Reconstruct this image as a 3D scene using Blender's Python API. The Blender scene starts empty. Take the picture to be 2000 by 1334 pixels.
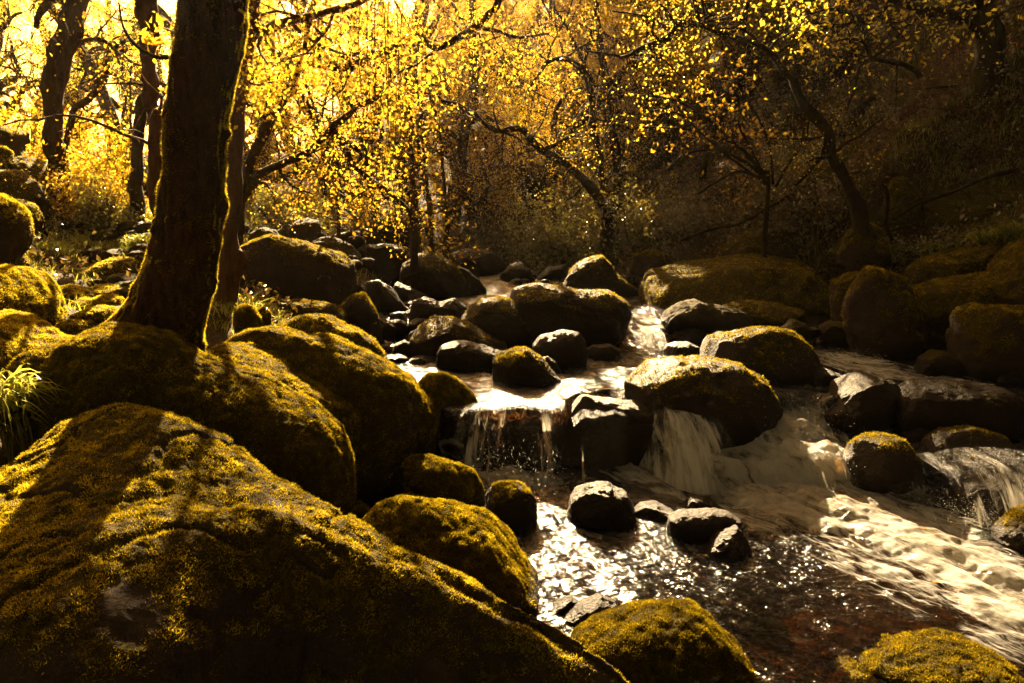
SKY_STRENGTH = .05; SUN_STRENGTH = 5.; SUN_COLOR = (1.0, .73, .40); HAZE = .0002; EXPOSURE = 3.6
import bpy, bmesh, math
import numpy as np
from mathutils import Vector

# ------------------------------------------------------------------ camera model
F = 1556.0; PITCH = math.radians(10.45); CH = 1.7
cp, sp = math.cos(PITCH), math.sin(PITCH)
def ray(px, py):
    a = (px - 1000) / F; b = (667 - py) / F
    return np.array([a, cp + b * sp, -sp + b * cp])
def P(px, py, Y):
    d = ray(px, py); return np.array([0, 0, CH]) + d * (Y / d[1])
def G(px, py, z):
    d = ray(px, py); return np.array([0, 0, CH]) + d * ((z - CH) / d[2])
def proj(p):
    x, y, z = p[:, 0], p[:, 1], p[:, 2] - CH
    w = y * cp - z * sp; u = y * sp + z * cp
    return 1000 + F * x / w, 667 - F * u / w
SUN_AZ = math.radians(-8); SUN_EL = math.radians(27.5)
SUN = np.array([math.sin(SUN_AZ) * math.cos(SUN_EL), math.cos(SUN_AZ) * math.cos(SUN_EL), math.sin(SUN_EL)])

# ------------------------------------------------------------------ noise
def _h(ix, iy, iz, s):
    h = (ix.astype(np.int64) * 374761393 + iy.astype(np.int64) * 668265263 + iz.astype(np.int64) * 2147483647 + s * 974634777) & 0xffffffff
    h = ((h ^ (h >> 13)) * 1274126177) & 0xffffffff
    h = ((h ^ (h >> 16)) * 2246822519) & 0xffffffff
    return ((h ^ (h >> 15)) & 0xffffff) / 0xffffff
def vnoise(p, s=0):
    i = np.floor(p); f = p - i; f = f * f * f * (f * (f * 6 - 15) + 10); i = i.astype(np.int64)
    r = 0
    for dx in (0, 1):
        wx = f[:, 0] if dx else 1 - f[:, 0]
        for dy in (0, 1):
            wy = f[:, 1] if dy else 1 - f[:, 1]
            for dz in (0, 1):
                wz_ = f[:, 2] if dz else 1 - f[:, 2]
                r = r + wx * wy * wz_ * _h(i[:, 0] + dx, i[:, 1] + dy, i[:, 2] + dz, s)
    return r * 2 - 1
def fbm(p, o=4, s=0, g=.5):
    r = 0; a = 1; p = p.copy(); t = 0
    for k in range(o):
        r = r + a * vnoise(p + 17.3 * k, s + k); t += a; a *= g; p *= 2.03
    return r / t
def ss(x, a=0., b=1.):
    t = np.clip((x - a) / (b - a), 0, 1); return t * t * (3 - 2 * t)
def pl(x, *pts):
    q = np.array(pts, float); return np.interp(x, q[:, 0], q[:, 1])

# ------------------------------------------------------------------ objects
C = bpy.data.collections.new('scene_objects'); bpy.context.scene.collection.children.link(C)
def props(o, label=None, cat=None, group=None, kind=None):
    if label: o['label'] = label
    if cat: o['category'] = cat
    if group: o['group'] = group
    if kind: o['kind'] = kind
    return o
def mesh(name, V, Fc, mat, parent=None, attrs=None, smooth=True, **kw):
    me = bpy.data.meshes.new(name)
    V = np.asarray(V, dtype=np.float32)
    k = Fc.shape[1]; n = len(Fc)
    me.vertices.add(len(V)); me.vertices.foreach_set('co', V.ravel())
    me.loops.add(n * k); me.loops.foreach_set('vertex_index', Fc.astype(np.int32).ravel())
    me.polygons.add(n); me.polygons.foreach_set('loop_start', np.arange(n, dtype=np.int32) * k)
    try: me.polygons.foreach_set('loop_total', np.full(n, k, dtype=np.int32))
    except Exception: pass
    me.update(calc_edges=True)
    me.polygons.foreach_set('use_smooth', np.full(n, smooth))
    for a, v in (attrs or {}).items():
        at = me.attributes.new(a, 'FLOAT', 'POINT'); at.data.foreach_set('value', np.asarray(v, np.float32))
    me.materials.append(mat)
    o = bpy.data.objects.new(name, me); C.objects.link(o)
    if parent is not None:
        o.parent = parent
        loc = parent.location                      # vertices are world coordinates
        o.location = (0, 0, 0) if parent.parent is not None else (-loc[0], -loc[1], -loc[2])
    return props(o, **kw)
def empty(name, loc, **kw):
    o = bpy.data.objects.new(name, None); C.objects.link(o); o.location = tuple(float(v) for v in loc)
    o.empty_display_size = .1
    return props(o, **kw)
def grid_faces(nu, nv, wrap=False):
    i = np.arange(nu - 1)[:, None]; j = np.arange(nv if wrap else nv - 1)[None, :]
    j2 = (j + 1) % nv
    return np.stack([i * nv + j, i * nv + j2, (i + 1) * nv + j2, (i + 1) * nv + j], -1).reshape(-1, 4)
def tri(q): return np.concatenate([q[:, [0, 1, 2]], q[:, [0, 2, 3]]])
_ico = {}
def ico(n):
    if n not in _ico:
        bm = bmesh.new(); bmesh.ops.create_icosphere(bm, subdivisions=n, radius=1)
        _ico[n] = (np.array([v.co[:] for v in bm.verts]), np.array([[v.index for v in f.verts] for f in bm.faces])); bm.free()
    return _ico[n]
def normals(V, T):
    T = T[:, :3] if T.shape[1] == 3 else tri(T)
    n = np.cross(V[T[:, 1]] - V[T[:, 0]], V[T[:, 2]] - V[T[:, 0]])
    N = np.zeros_like(V)
    for k in range(3): np.add.at(N, T[:, k], n)
    return N / (np.linalg.norm(N, axis=1, keepdims=True) + 1e-12)

# ------------------------------------------------------------------ terrain / water levels
def wl(y):                       # level of the upper stream
    return .38 + .02 * np.clip(y - 5, 0, 6) + .1 * ss(y, 6.9, 7.2) + .015 * np.clip(y - 11, 0, 30)
LIP = 4.80
def xl(y): return pl(y, (1, .3), (2, .3), (3, .0), (4, -.1), (5, -.45), (6, -.95), (8, -1.5), (11, -1.2), (14, -2), (20, -4.5), (40, -10))
def xr(y): return pl(y, (1, 5), (4, 5), (5, 4.6), (6, 3.9), (7, 3.5), (7.8, 3.4), (8.6, 3.1), (9.5, 1.7), (11, 1.2), (14, .3), (20, -2), (40, -7))
def lipx(x): return LIP + .05 * np.sin(x * 9 + 1) + .03 * np.sin(x * 23) + .42 * ss(x, .28, .45) * (1 - ss(x, .78, .95))
def level(x, y):                 # water surface without ripples
    up = wl(y)
    lp = lipx(x)
    left = up * ss(y, lp, lp + .05)
    r2 = .19 * ss(y, 4.30, 4.5) + (up - .19) * ss(y, 5.0, 5.12)
    r1 = .15 * ss(y, 4.36, 4.54) + .07 * ss(y, 4.70, 4.82) + (up - .22) * ss(y, 5.10, 5.26)
    a = ss(x, .98, 1.18); b = ss(x, 1.95, 2.15)
    return left * (1 - a) + a * (r1 * (1 - b) + r2 * b)
def terr(x, y):
    x = np.asarray(x, float); y = np.asarray(y, float)
    w = np.where(y < LIP, 0, wl(y)) * 1.0
    w = w * ss(y, 4.6, 5.3) 
    dl = xl(y) - x; dr = x - xr(y)
    q = np.stack([x, y, 0 * x], -1).reshape(-1, 3)
    n1 = fbm(q * .55, 4, 3).reshape(x.shape); n2 = fbm(q * 2.6, 3, 9).reshape(x.shape)
    near = ss(y, 2.5, 7)
    L = .50 * ss(dl, -.1, 1.0) + .23 * np.clip(dl - 1, 0, 3.5) + .05 * np.clip(dl - 4.5, 0, 40)
    R = .75 * ss(dr, -.1, 1.3) + .62 * np.clip(dr - 1.1, 0, 1.5) + .95 * np.clip(dr - 2.6, 0, 9) + .3 * np.clip(dr - 11.6, 0, 30)
    back = .20 * np.clip(y - 15, 0, 60) * ss(x, -16, 1) + .04 * np.clip(y - 15, 0, 60)
    z = w - .2 + L * (.25 + .75 * np.maximum(near, ss(dl, 1.3, 2.6))) + R + back
    land = np.clip(np.maximum(dl, dr), 0, 1)
    rr = np.clip(dr - .8, 0, 1)
    return z + n1 * (.28 + .30 * rr) * land * near + n2 * (.025 + (.09 + .10 * rr) * land * near)
# ------------------------------------------------------------------ materials
def mat(name):
    m = bpy.data.materials.new(name); m.use_nodes = True; nt = m.node_tree
    for n in list(nt.nodes): nt.nodes.remove(n)
    out = nt.nodes.new('ShaderNodeOutputMaterial')
    def N(t, **kw):
        n = nt.nodes.new('ShaderNode' + t)
        for k, v in kw.items():
            if k.startswith('i_'):
                key = k[2:].replace('_', ' ')
                key = int(key) if key.isdigit() else key
                n.inputs[key].default_value = v
            else: setattr(n, k, v)
        return n
    L = lambda a, b: nt.links.new(a, b)
    return m, N, L, out
def ramp(N, L, fac, *stops, interp='LINEAR'):
    r = N('ValToRGB'); cr = r.color_ramp; cr.interpolation = interp
    while len(cr.elements) > len(stops): cr.elements.remove(cr.elements[-1])
    while len(cr.elements) < len(stops): cr.elements.new(.5)
    for e, (p, c) in zip(cr.elements, stops):
        e.position = p; e.color = (*c, 1) if len(c) == 3 else (c[0], c[0], c[0], 1)
    L(fac, r.inputs[0]); return r.outputs[0]
def noise(N, L, scale, detail=6, vec=None, rough=.55, dist=0):
    n = N('TexNoise'); n.inputs['Scale'].default_value = scale; n.inputs['Detail'].default_value = detail
    n.inputs['Roughness'].default_value = rough; n.inputs['Distortion'].default_value = dist
    if vec is not None: L(vec, n.inputs['Vector'])
    return n.outputs[0]
def mth(N, L, op, a, b=None, clamp=False):
    n = N('Math', operation=op, use_clamp=clamp)
    for i, v in enumerate((a, b)):
        if v is None: continue
        if isinstance(v, (int, float)): n.inputs[i].default_value = v
        else: L(v, n.inputs[i])
    return n.outputs[0]
def mix(N, L, f, a, b):
    n = N('Mix', data_type='RGBA')
    for i, v in ((0, f), (6, a), (7, b)):
        if isinstance(v, (tuple, list)): n.inputs[i].default_value = (*v, 1)
        elif isinstance(v, (int, float)): n.inputs[i].default_value = v
        else: L(v, n.inputs[i])
    return n.outputs[2]
def pos(N): return N('NewGeometry').outputs['Position']
def attr(N, a): return N('Attribute', attribute_name=a).outputs['Fac']
def bump(N, L, h, strength, dist, nrm=None):
    b = N('Bump'); b.inputs['Strength'].default_value = strength; b.inputs['Distance'].default_value = dist
    L(h, b.inputs['Height'])
    if nrm is not None: L(nrm, b.inputs['Normal'])
    return b.outputs[0]

def rock_material():
    m, N, L, out = mat('mossy granite'); p = pos(N)
    n_f = noise(N, L, 42, 8, p, .65); n_m = noise(N, L, 7, 6, p, .6); n_c = noise(N, L, 110, 5, p, .7)
    stone = ramp(N, L, n_m, (.25, (.012, .008, .005)), (.5, (.032, .021, .013)), (.75, (.062, .042, .027)))
    stone = mix(N, L, ramp(N, L, n_c, (.4, (0,)), (.8, (.7,))), stone, (.085, .062, .042))
    li = ramp(N, L, noise(N, L, 5.3, 7, p, .7), (.60, (0,)), (.66, (1,)))
    lim = mth(N, L, 'MULTIPLY', li, attr(N, 'lichen'))
    stone = mix(N, L, lim, stone, (.27, .22, .16))
    moss = ramp(N, L, n_f, (.25, (.012, .010, .001)), (.5, (.045, .035, .003)), (.78, (.12, .095, .006)))
    moss = mix(N, L, ramp(N, L, n_m, (.4, (0,)), (.75, (.6,))), moss, (.05, .027, .004))
    mm = mth(N, L, 'ADD', attr(N, 'moss'), mth(N, L, 'MULTIPLY', mth(N, L, 'SUBTRACT', n_f, .5), 1.1))
    mm = ramp(N, L, mm, (.42, (0,)), (.60, (1,)))
    wet = ramp(N, L, attr(N, 'wet'), (0, (0,)), (1, (1,)))
    col = mix(N, L, mm, stone, moss)
    col = mix(N, L, mth(N, L, 'MULTIPLY', wet, .88), col, (.008, .005, .003))
    b = N('BsdfPrincipled'); L(col, b.inputs['Base Color'])
    rgh = mth(N, L, 'SUBTRACT', .88, mth(N, L, 'MULTIPLY', wet, .56)); L(rgh, b.inputs['Roughness'])
    b.inputs['Specular IOR Level'].default_value = .10
    h = mth(N, L, 'ADD', mth(N, L, 'MULTIPLY', n_f, .9), mth(N, L, 'MULTIPLY', n_c, .4))
    L(bump(N, L, h, .9, .03), b.inputs['Normal'])
    L(b.outputs[0], out.inputs[0]); return m

def leafy(name, stops, trans=.55, gloss=.08):
    m, N, L, out = mat(name)
    col = ramp(N, L, attr(N, 'tint'), *stops)
    d = N('BsdfDiffuse'); t = N('BsdfTranslucent'); L(col, d.inputs[0]); L(col, t.inputs[0])
    mx = N('MixShader'); mx.inputs[0].default_value = trans; L(d.outputs[0], mx.inputs[1]); L(t.outputs[0], mx.inputs[2])
    last = mx.outputs[0]
    if gloss:
        g = N('BsdfGlossy'); g.inputs['Roughness'].default_value = .35; g.inputs[0].default_value = (.9, .85, .7, 1)
        m2 = N('MixShader'); m2.inputs[0].default_value = gloss; L(last, m2.inputs[1]); L(g.outputs[0], m2.inputs[2]); last = m2.outputs[0]
    L(last, out.inputs[0]); return m

def bark_material(name, dark=(.012, .007, .004), mid=(.032, .019, .010), mossc=(.06, .045, .005), mossy=.5):
    m, N, L, out = mat(name); p = pos(N)
    mp = N('Mapping'); mp.inputs['Scale'].default_value = (1, 1, .28); L(p, mp.inputs[0])
    n1 = noise(N, L, 26, 7, mp.outputs[0], .65); n2 = noise(N, L, 5, 5, p)
    c = ramp(N, L, n1, (.3, dark), (.7, mid))
    g = ramp(N, L, n2, (.62 - mossy * .3, (0,)), (.80 - mossy * .3, (1,)))
    n3 = noise(N, L, 60, 6, p)
    c = mix(N, L, mth(N, L, 'MULTIPLY', g, ramp(N, L, n3, (.35, (.2,)), (.6, (1,)))), c, mossc)
    b = N('BsdfPrincipled'); L(c, b.inputs['Base Color']); b.inputs['Roughness'].default_value = .9
    b.inputs['Specular IOR Level'].default_value = .15
    L(bump(N, L, mth(N, L, 'ADD', n1, mth(N, L, 'MULTIPLY', n3, .4)), 1, .035), b.inputs['Normal'])
    L(b.outputs[0], out.inputs[0]); return m

def soil_material():
    m, N, L, out = mat('woodland floor'); p = pos(N)
    n1 = noise(N, L, 3, 8, p, .65); n2 = noise(N, L, 38, 6, p, .7); v = N('TexVoronoi'); v.inputs['Scale'].default_value = 16; L(p, v.inputs['Vector'])
    c = ramp(N, L, n2, (.35, (.010, .006, .003)), (.52, (.055, .028, .010)), (.72, (.15, .08, .025)))
    c = mix(N, L, ramp(N, L, n1, (.47, (0,)), (.6, (.85,))), c, mix(N, L, n2, (.015, .014, .002), (.10, .08, .008)))
    # cobbled stream bed
    cob = ramp(N, L, v.outputs['Color'], (.1, (.030, .016, .007)), (.5, (.075, .042, .019)), (.9, (.13, .08, .04)))
    cob = mix(N, L, ramp(N, L, v.outputs['Distance'], (.35, (0,)), (.62, (1,))), cob, (.02, .012, .006))
    c = mix(N, L, attr(N, 'bed'), c, cob)
    b = N('BsdfPrincipled'); L(c, b.inputs['Base Color']); b.inputs['Roughness'].default_value = .9
    b.inputs['Specular IOR Level'].default_value = .15
    L(bump(N, L, mth(N, L, 'ADD', n2, mth(N, L, 'MULTIPLY', n1, 1.5)), 1, .06), b.inputs['Normal'])
    L(b.outputs[0], out.inputs[0]); return m

def water_material():
    m, N, L, out = mat('stream water'); p = pos(N)
    mp = N('Mapping'); mp.inputs['Scale'].default_value = (.62, 1.25, 1); mp.inputs['Rotation'].default_value = (0, 0, .35); L(p, mp.inputs[0])
    q = mp.outputs[0]
    n1 = noise(N, L, 13, 3, q, .55, .6); n2 = noise(N, L, 42, 3, q, .6, .8)
    rip = attr(N, 'rip')
    h = mth(N, L, 'MULTIPLY', mth(N, L, 'ADD', n1, mth(N, L, 'MULTIPLY', n2, .32)), rip)
    nb = bump(N, L, h, 1, .034)
    tr = N('BsdfTransparent'); tr.inputs[0].default_value = (.40, .22, .08, 1)
    gl = N('BsdfGlossy'); gl.inputs['Roughness'].default_value = .09; gl.inputs[0].default_value = (1, 1, 1, 1); L(nb, gl.inputs['Normal'])
    fr = N('Fresnel'); fr.inputs[0].default_value = 1.33; L(nb, fr.inputs['Normal'])
    mx = N('MixShader'); L(fr.outputs[0], mx.inputs[0]); L(tr.outputs[0], mx.inputs[1]); L(gl.outputs[0], mx.inputs[2])
    # foam
    ms = N('Mapping'); ms.inputs['Rotation'].default_value = (0, 0, .93); L(p, ms.inputs[0])
    ms2 = N('Mapping'); ms2.inputs['Scale'].default_value = (.38, 1.5, 1); L(ms.outputs[0], ms2.inputs[0])
    f1 = noise(N, L, 9, 10, ms2.outputs[0], .66, 1.1); f2 = noise(N, L, 48, 7, ms2.outputs[0], .75, 1.2)
    fo = mth(N, L, 'ADD', mth(N, L, 'MULTIPLY', attr(N, 'foam'), 1.02), mth(N, L, 'MULTIPLY', mth(N, L, 'SUBTRACT', f1, .5), 3.0))
    fo = mth(N, L, 'ADD', fo, mth(N, L, 'MULTIPLY', mth(N, L, 'SUBTRACT', f2, .5), 1.1))
    fm = ramp(N, L, fo, (.32, (0,)), (.92, (1,)))
    fm = mth(N, L, 'MULTIPLY', fm, ramp(N, L, attr(N, 'foam'), (.02, (0,)), (.2, (1,))))
    d = N('BsdfDiffuse'); L(mix(N, L, ramp(N, L, f1, (.38, (0,)), (.58, (1,))), (.62, .56, .45), (.97, .96, .92)), d.inputs[0])
    L(bump(N, L, mth(N, L, 'ADD', f1, mth(N, L, 'MULTIPLY', f2, .5)), 1, .05), d.inputs['Normal'])
    t2 = N('BsdfTranslucent'); t2.inputs[0].default_value = (.78, .74, .6, 1)
    a = N('MixShader'); a.inputs[0].default_value = .6; L(d.outputs[0], a.inputs[1]); L(t2.outputs[0], a.inputs[2])
    mf = N('MixShader'); L(mth(N, L, 'MULTIPLY', fm, .93), mf.inputs[0]); L(mx.outputs[0], mf.inputs[1]); L(a.outputs[0], mf.inputs[2])
    L(mf.outputs[0], out.inputs[0]); return m

def fall_material():
    m, N, L, out = mat('falling water')
    u = attr(N, 'fu'); v = attr(N, 'fv'); cb = N('CombineXYZ')
    L(u, cb.inputs[0]); L(mth(N, L, 'MULTIPLY', v, .12), cb.inputs[1]); q = cb.outputs[0]
    n1 = noise(N, L, 30, 7, q, .72, .5); n2 = noise(N, L, 7, 3, q, .5)
    k = mth(N, L, 'ADD', mth(N, L, 'MULTIPLY', mth(N, L, 'SUBTRACT', n1, .5), 2.3), mth(N, L, 'MULTIPLY', mth(N, L, 'SUBTRACT', n2, .5), 1.6))
    k = mth(N, L, 'ADD', k, attr(N, 'dens'))
    fm = ramp(N, L, k, (.34, (.0,)), (.75, (.75,)), (1, (.95,)))
    tr = N('BsdfTransparent'); tr.inputs[0].default_value = (.98, .96, .92, 1)
    gl = N('BsdfGlossy'); gl.inputs['Roughness'].default_value = .2
    nb = bump(N, L, n1, 1, .03); L(nb, gl.inputs['Normal'])
    a = N('MixShader'); a.inputs[0].default_value = .03; L(tr.outputs[0], a.inputs[1]); L(gl.outputs[0], a.inputs[2])
    d = N('BsdfDiffuse'); d.inputs[0].default_value = (.8, .77, .7, 1); L(nb, d.inputs['Normal'])
    t2 = N('BsdfTranslucent'); t2.inputs[0].default_value = (.8, .76, .66, 1)
    b = N('MixShader'); b.inputs[0].default_value = .5; L(d.outputs[0], b.inputs[1]); L(t2.outputs[0], b.inputs[2])
    mf = N('MixShader'); L(fm, mf.inputs[0]); L(a.outputs[0], mf.inputs[1]); L(b.outputs[0], mf.inputs[2])
    L(mf.outputs[0], out.inputs[0]); return m

M_ROCK = rock_material()
M_MOSS = leafy('moss', [(0, (.035, .024, .002)), (.35, (.125, .088, .004)), (.7, (.28, .20, .007)), (1, (.47, .37, .018))], .5, 0)
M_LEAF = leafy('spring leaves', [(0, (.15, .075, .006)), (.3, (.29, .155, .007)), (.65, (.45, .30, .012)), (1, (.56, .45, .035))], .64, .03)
M_CANOPY = leafy('fill cutting dark leaves', [(0, (.02, .012, .002)), (1, (.05, .04, .005))], .25, 0)  # leaf colour darkened so the added crowns give little fill light
M_LEAFD = leafy('undergrowth leaves', [(0, (.06, .028, .006)), (.4, (.10, .065, .010)), (.8, (.13, .13, .015)), (1, (.28, .24, .03))], .5, .10)
M_GRASS = leafy('grass blades', [(0, (.10, .075, .01)), (.5, (.14, .15, .012)), (1, (.34, .33, .04))], .5, .04)
M_LITTER = leafy('dead leaves', [(0, (.05, .022, .008)), (.5, (.14, .06, .02)), (1, (.26, .13, .05))], .3, .04)
M_BARK = bark_material('dark mossy bark', mossy=.62)
M_BARKT = bark_material('great trunk bark', (.005, .0025, .0012), (.075, .032, .013), (.035, .025, .004), mossy=.35)
M_BARKR = bark_material('reddish bark', (.03, .013, .005), (.11, .05, .02), mossy=.3)
M_BARKF = bark_material('far bark', (.02, .012, .006), (.085, .05, .025), mossy=.5)
M_SOIL = soil_material(); M_WATER = water_material(); M_FALL = fall_material()
# ------------------------------------------------------------------ rocks
def tufts(parent, V, T, N, w, count, length, seed, mat_=None, name='moss', tint_bias=0., width=.38):
    rng = np.random.default_rng(seed)
    a, b, c = V[T[:, 0]], V[T[:, 1]], V[T[:, 2]]
    area = np.linalg.norm(np.cross(b - a, c - a), axis=1) / 2
    cen = (a + b + c) / 3; fn = N[T[:, 0]]
    view = np.array([0, 0, CH]) - cen; view /= np.linalg.norm(view, axis=1, keepdims=True)
    vis = ss((fn * view).sum(1), -.45, -.1)
    pr = area * np.clip(w[T].mean(1), 0, 1) ** 1.3 * vis
    if pr.sum() <= 0: return
    idx = rng.choice(len(T), count, p=pr / pr.sum())
    r1 = np.sqrt(rng.random(count))[:, None]; r2 = rng.random(count)[:, None]
    p0 = a[idx] * (1 - r1) + b[idx] * r1 * (1 - r2) + c[idx] * r1 * r2
    n = fn[idx]
    cl = fbm(p0 * 22, 2, seed % 97)
    d = n * .75 + rng.normal(0, .62, (count, 3)) + np.array([0, 0, .15]); d /= np.linalg.norm(d, axis=1, keepdims=True)
    side = np.cross(d, rng.normal(0, 1, (count, 3))); side /= np.linalg.norm(side, axis=1, keepdims=True)
    l = (length * (.5 + rng.random(count)) * (1 + .7 * cl))[:, None]
    q = p0 - n * l * .15
    Vt = np.stack([q - side * l * width * .5, q + side * l * width * .5, q + d * l], 1).reshape(-1, 3)
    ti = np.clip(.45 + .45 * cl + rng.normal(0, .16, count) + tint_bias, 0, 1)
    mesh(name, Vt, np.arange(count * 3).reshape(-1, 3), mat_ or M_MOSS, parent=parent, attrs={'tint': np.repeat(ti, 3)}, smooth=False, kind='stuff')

SEED = [100]
def pts(s): return [tuple(float(v) for v in t.split(',')) for t in s.split()]
def rock(label, s, Y=None, base=None, zb=None, T=.42, e=.8, moss=.5, lichen=.25, wet=0., tuft=0, rough=1., group=None, name='boulder', cat='boulder', lean=0., sub=None, tb=0.):
    SEED[0] += 1; sd = SEED[0]
    o = pts(s); xs = [a[0] for a in o]; mx = (min(xs) + max(xs)) / 2
    if Y is None:
        low = zb == 0
        Yf = 5.
        for _ in range(12): Yf = G(mx, base, 0. if low else (wl(Yf) if zb is None else zb))[1]
        W = (max(xs) - min(xs)) / F * Yf; Tn = T * W; Y = Yf + Tn * .75
    else: W = (max(xs) - min(xs)) / F * Y; Tn = T * W
    if group in ('stones on the left bank', 'cobbles on the left bank'): Tn *= 1.7
    pp = np.array([P(x, y, Y) for x, y in o])[:, [0, 2]]
    zt = pp[:, 1].max(); z0 = min(pp[0, 1], pp[-1, 1])
    if base: z0 = min(z0, P(mx, base, Y)[2])
    H = zt - z0; dn = max(.3 * H, .06)
    c = np.array([(pp[:, 0].min() + pp[:, 0].max()) / 2, z0 + .25 * H])
    # close underneath
    L0, R0 = pp[0], pp[-1]
    und = [[R0[0] - .02 * W, z0 - dn * .3], [c[0] + .3 * W, z0 - dn], [c[0], z0 - dn * 1.25], [c[0] - .3 * W, z0 - dn], [L0[0] + .02 * W, z0 - dn * .3]]
    poly = np.concatenate([pp, und]); q = np.concatenate([poly, poly[:1]])
    S = np.concatenate([q[i] + (q[i + 1] - q[i]) * np.linspace(0, 1, 24, endpoint=False)[:, None] for i in range(len(q) - 1)])
    ang = np.arctan2(S[:, 1] - c[1], S[:, 0] - c[0]); rad = np.hypot(*(S - c).T)
    k = np.argsort(ang); ang = ang[k]; rad = rad[k]
    tg = np.linspace(-math.pi, math.pi, 361)[:-1]
    rg = np.interp(tg, np.concatenate([ang - 2 * math.pi, ang, ang + 2 * math.pi]), np.tile(rad, 3))
    kern = np.hanning(7); kern /= kern.sum()
    rg = np.convolve(np.tile(rg, 3), kern, 'same')[360:720]
    pxw = W * F / Y
    nsub = sub or (7 if pxw > 420 else 6 if pxw > 90 else 5)
    U, T3 = ico(nsub)
    th = np.arctan2(U[:, 2], U[:, 0]); cc = np.hypot(U[:, 0], U[:, 2])
    Rr = np.interp(th, np.concatenate([tg, [math.pi]]), np.concatenate([rg, rg[:1]]))
    ce = cc ** e
    V = np.stack([c[0] + np.cos(th) * Rr * ce, Y + np.sign(U[:, 1]) * np.abs(U[:, 1]) ** .85 * Tn, c[1] + np.sin(th) * Rr * ce], 1)
    V[:, 1] += lean * (V[:, 2] - z0)
    sz = min(W, max(H, .4 * W)); N0 = normals(V, T3)
    edge = .35 + .65 * np.abs(U[:, 1])           # keep the outline, shape the faces
    disp = fbm(V / sz * 1.7 + sd, 3, sd) * .16 * sz * edge * rough
    r = np.abs(fbm(V / sz * 2.3 + sd * 2, 3, sd + 5)); disp -= np.clip(.12 - r, 0, 1) * .3 * sz * edge * rough
    disp += fbm(V / sz * 7 + sd, 4, sd + 9) * .022 * sz
    V = V + N0 * disp[:, None]
    if rough > .65:
        fr = np.random.default_rng(sd)
        for _ in range(7):
            pn = fr.normal(0, 1, 3) * np.array([.55, 1, .6]); pn /= np.linalg.norm(pn); pn[1] = -abs(pn[1])
            dd = (V - np.array([c[0], Y, z0 + .3 * H])) @ pn; mxd = dd.max(); lim = mxd * fr.uniform(.76, .92)
            V = V - pn * (np.clip(dd - lim, 0, None) * .8)[:, None]
    fine = fbm(V * 30, 4, sd + 3)
    N1 = normals(V, T3)
    mo = ss(N1[:, 2] + .55 * fbm(V * 5, 4, sd + 11) + (moss - .5) * 1.8, -.1, .7)
    waterl = (0. if (zb == 0) else wl(Y)) if base else -9
    if zb not in (None, 0): waterl = zb
    mo *= ss(V[:, 2] + .05 * fine, waterl + .02, waterl + .14)
    V = V + N1 * (fine * (.003 + .006 * mo))[:, None]
    if group == 'boulders standing in the stream': wet = max(wet, .6)  # wet, and darkened further in place of shade from the trees
    we = np.clip(np.maximum(1 - ss(V[:, 2] + .03 * fine, waterl, waterl + .12 + .1 * (wet > 0)), wet), 0, 1) * (1 - .7 * mo * (wet < .5))
    N2 = normals(V, T3)
    cw = np.array([c[0], Y, z0])
    ob = mesh(name, V - cw, T3, M_ROCK, attrs={'moss': mo, 'wet': we, 'lichen': np.full(len(V), lichen)}, label=label, cat=cat, group=group)
    ob.location = cw
    lb = group == 'stones on the left bank'
    if tuft: tufts(ob, V, T3, N2, mo, int(tuft * (1.7 if lb else 1)), .0052 * (Y / 3) ** .6 + .003, sd, tint_bias=.35 if lb else tb)  # left bank moss tinted brighter in place of scattered glow
    return ob

def crom(A, n, axis):
    A = np.moveaxis(np.asarray(A, float), axis, 0); m = len(A); t = np.linspace(0, m - 1, n); i = np.clip(t.astype(int), 0, m - 2); f = (t - i).reshape(-1, *([1] * (A.ndim - 1)))
    E = np.concatenate([2 * A[:1] - A[1:2], A, 2 * A[-1:] - A[-2:-1]])
    a, b, c, d = E[i], E[i + 1], E[i + 2], E[i + 3]
    r = .5 * (2 * b + (c - a) * f + (2 * a - 5 * b + 4 * c - d) * f ** 2 + (3 * b - a - 3 * c + d) * f ** 3)
    return np.moveaxis(r, 0, axis)

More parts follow.
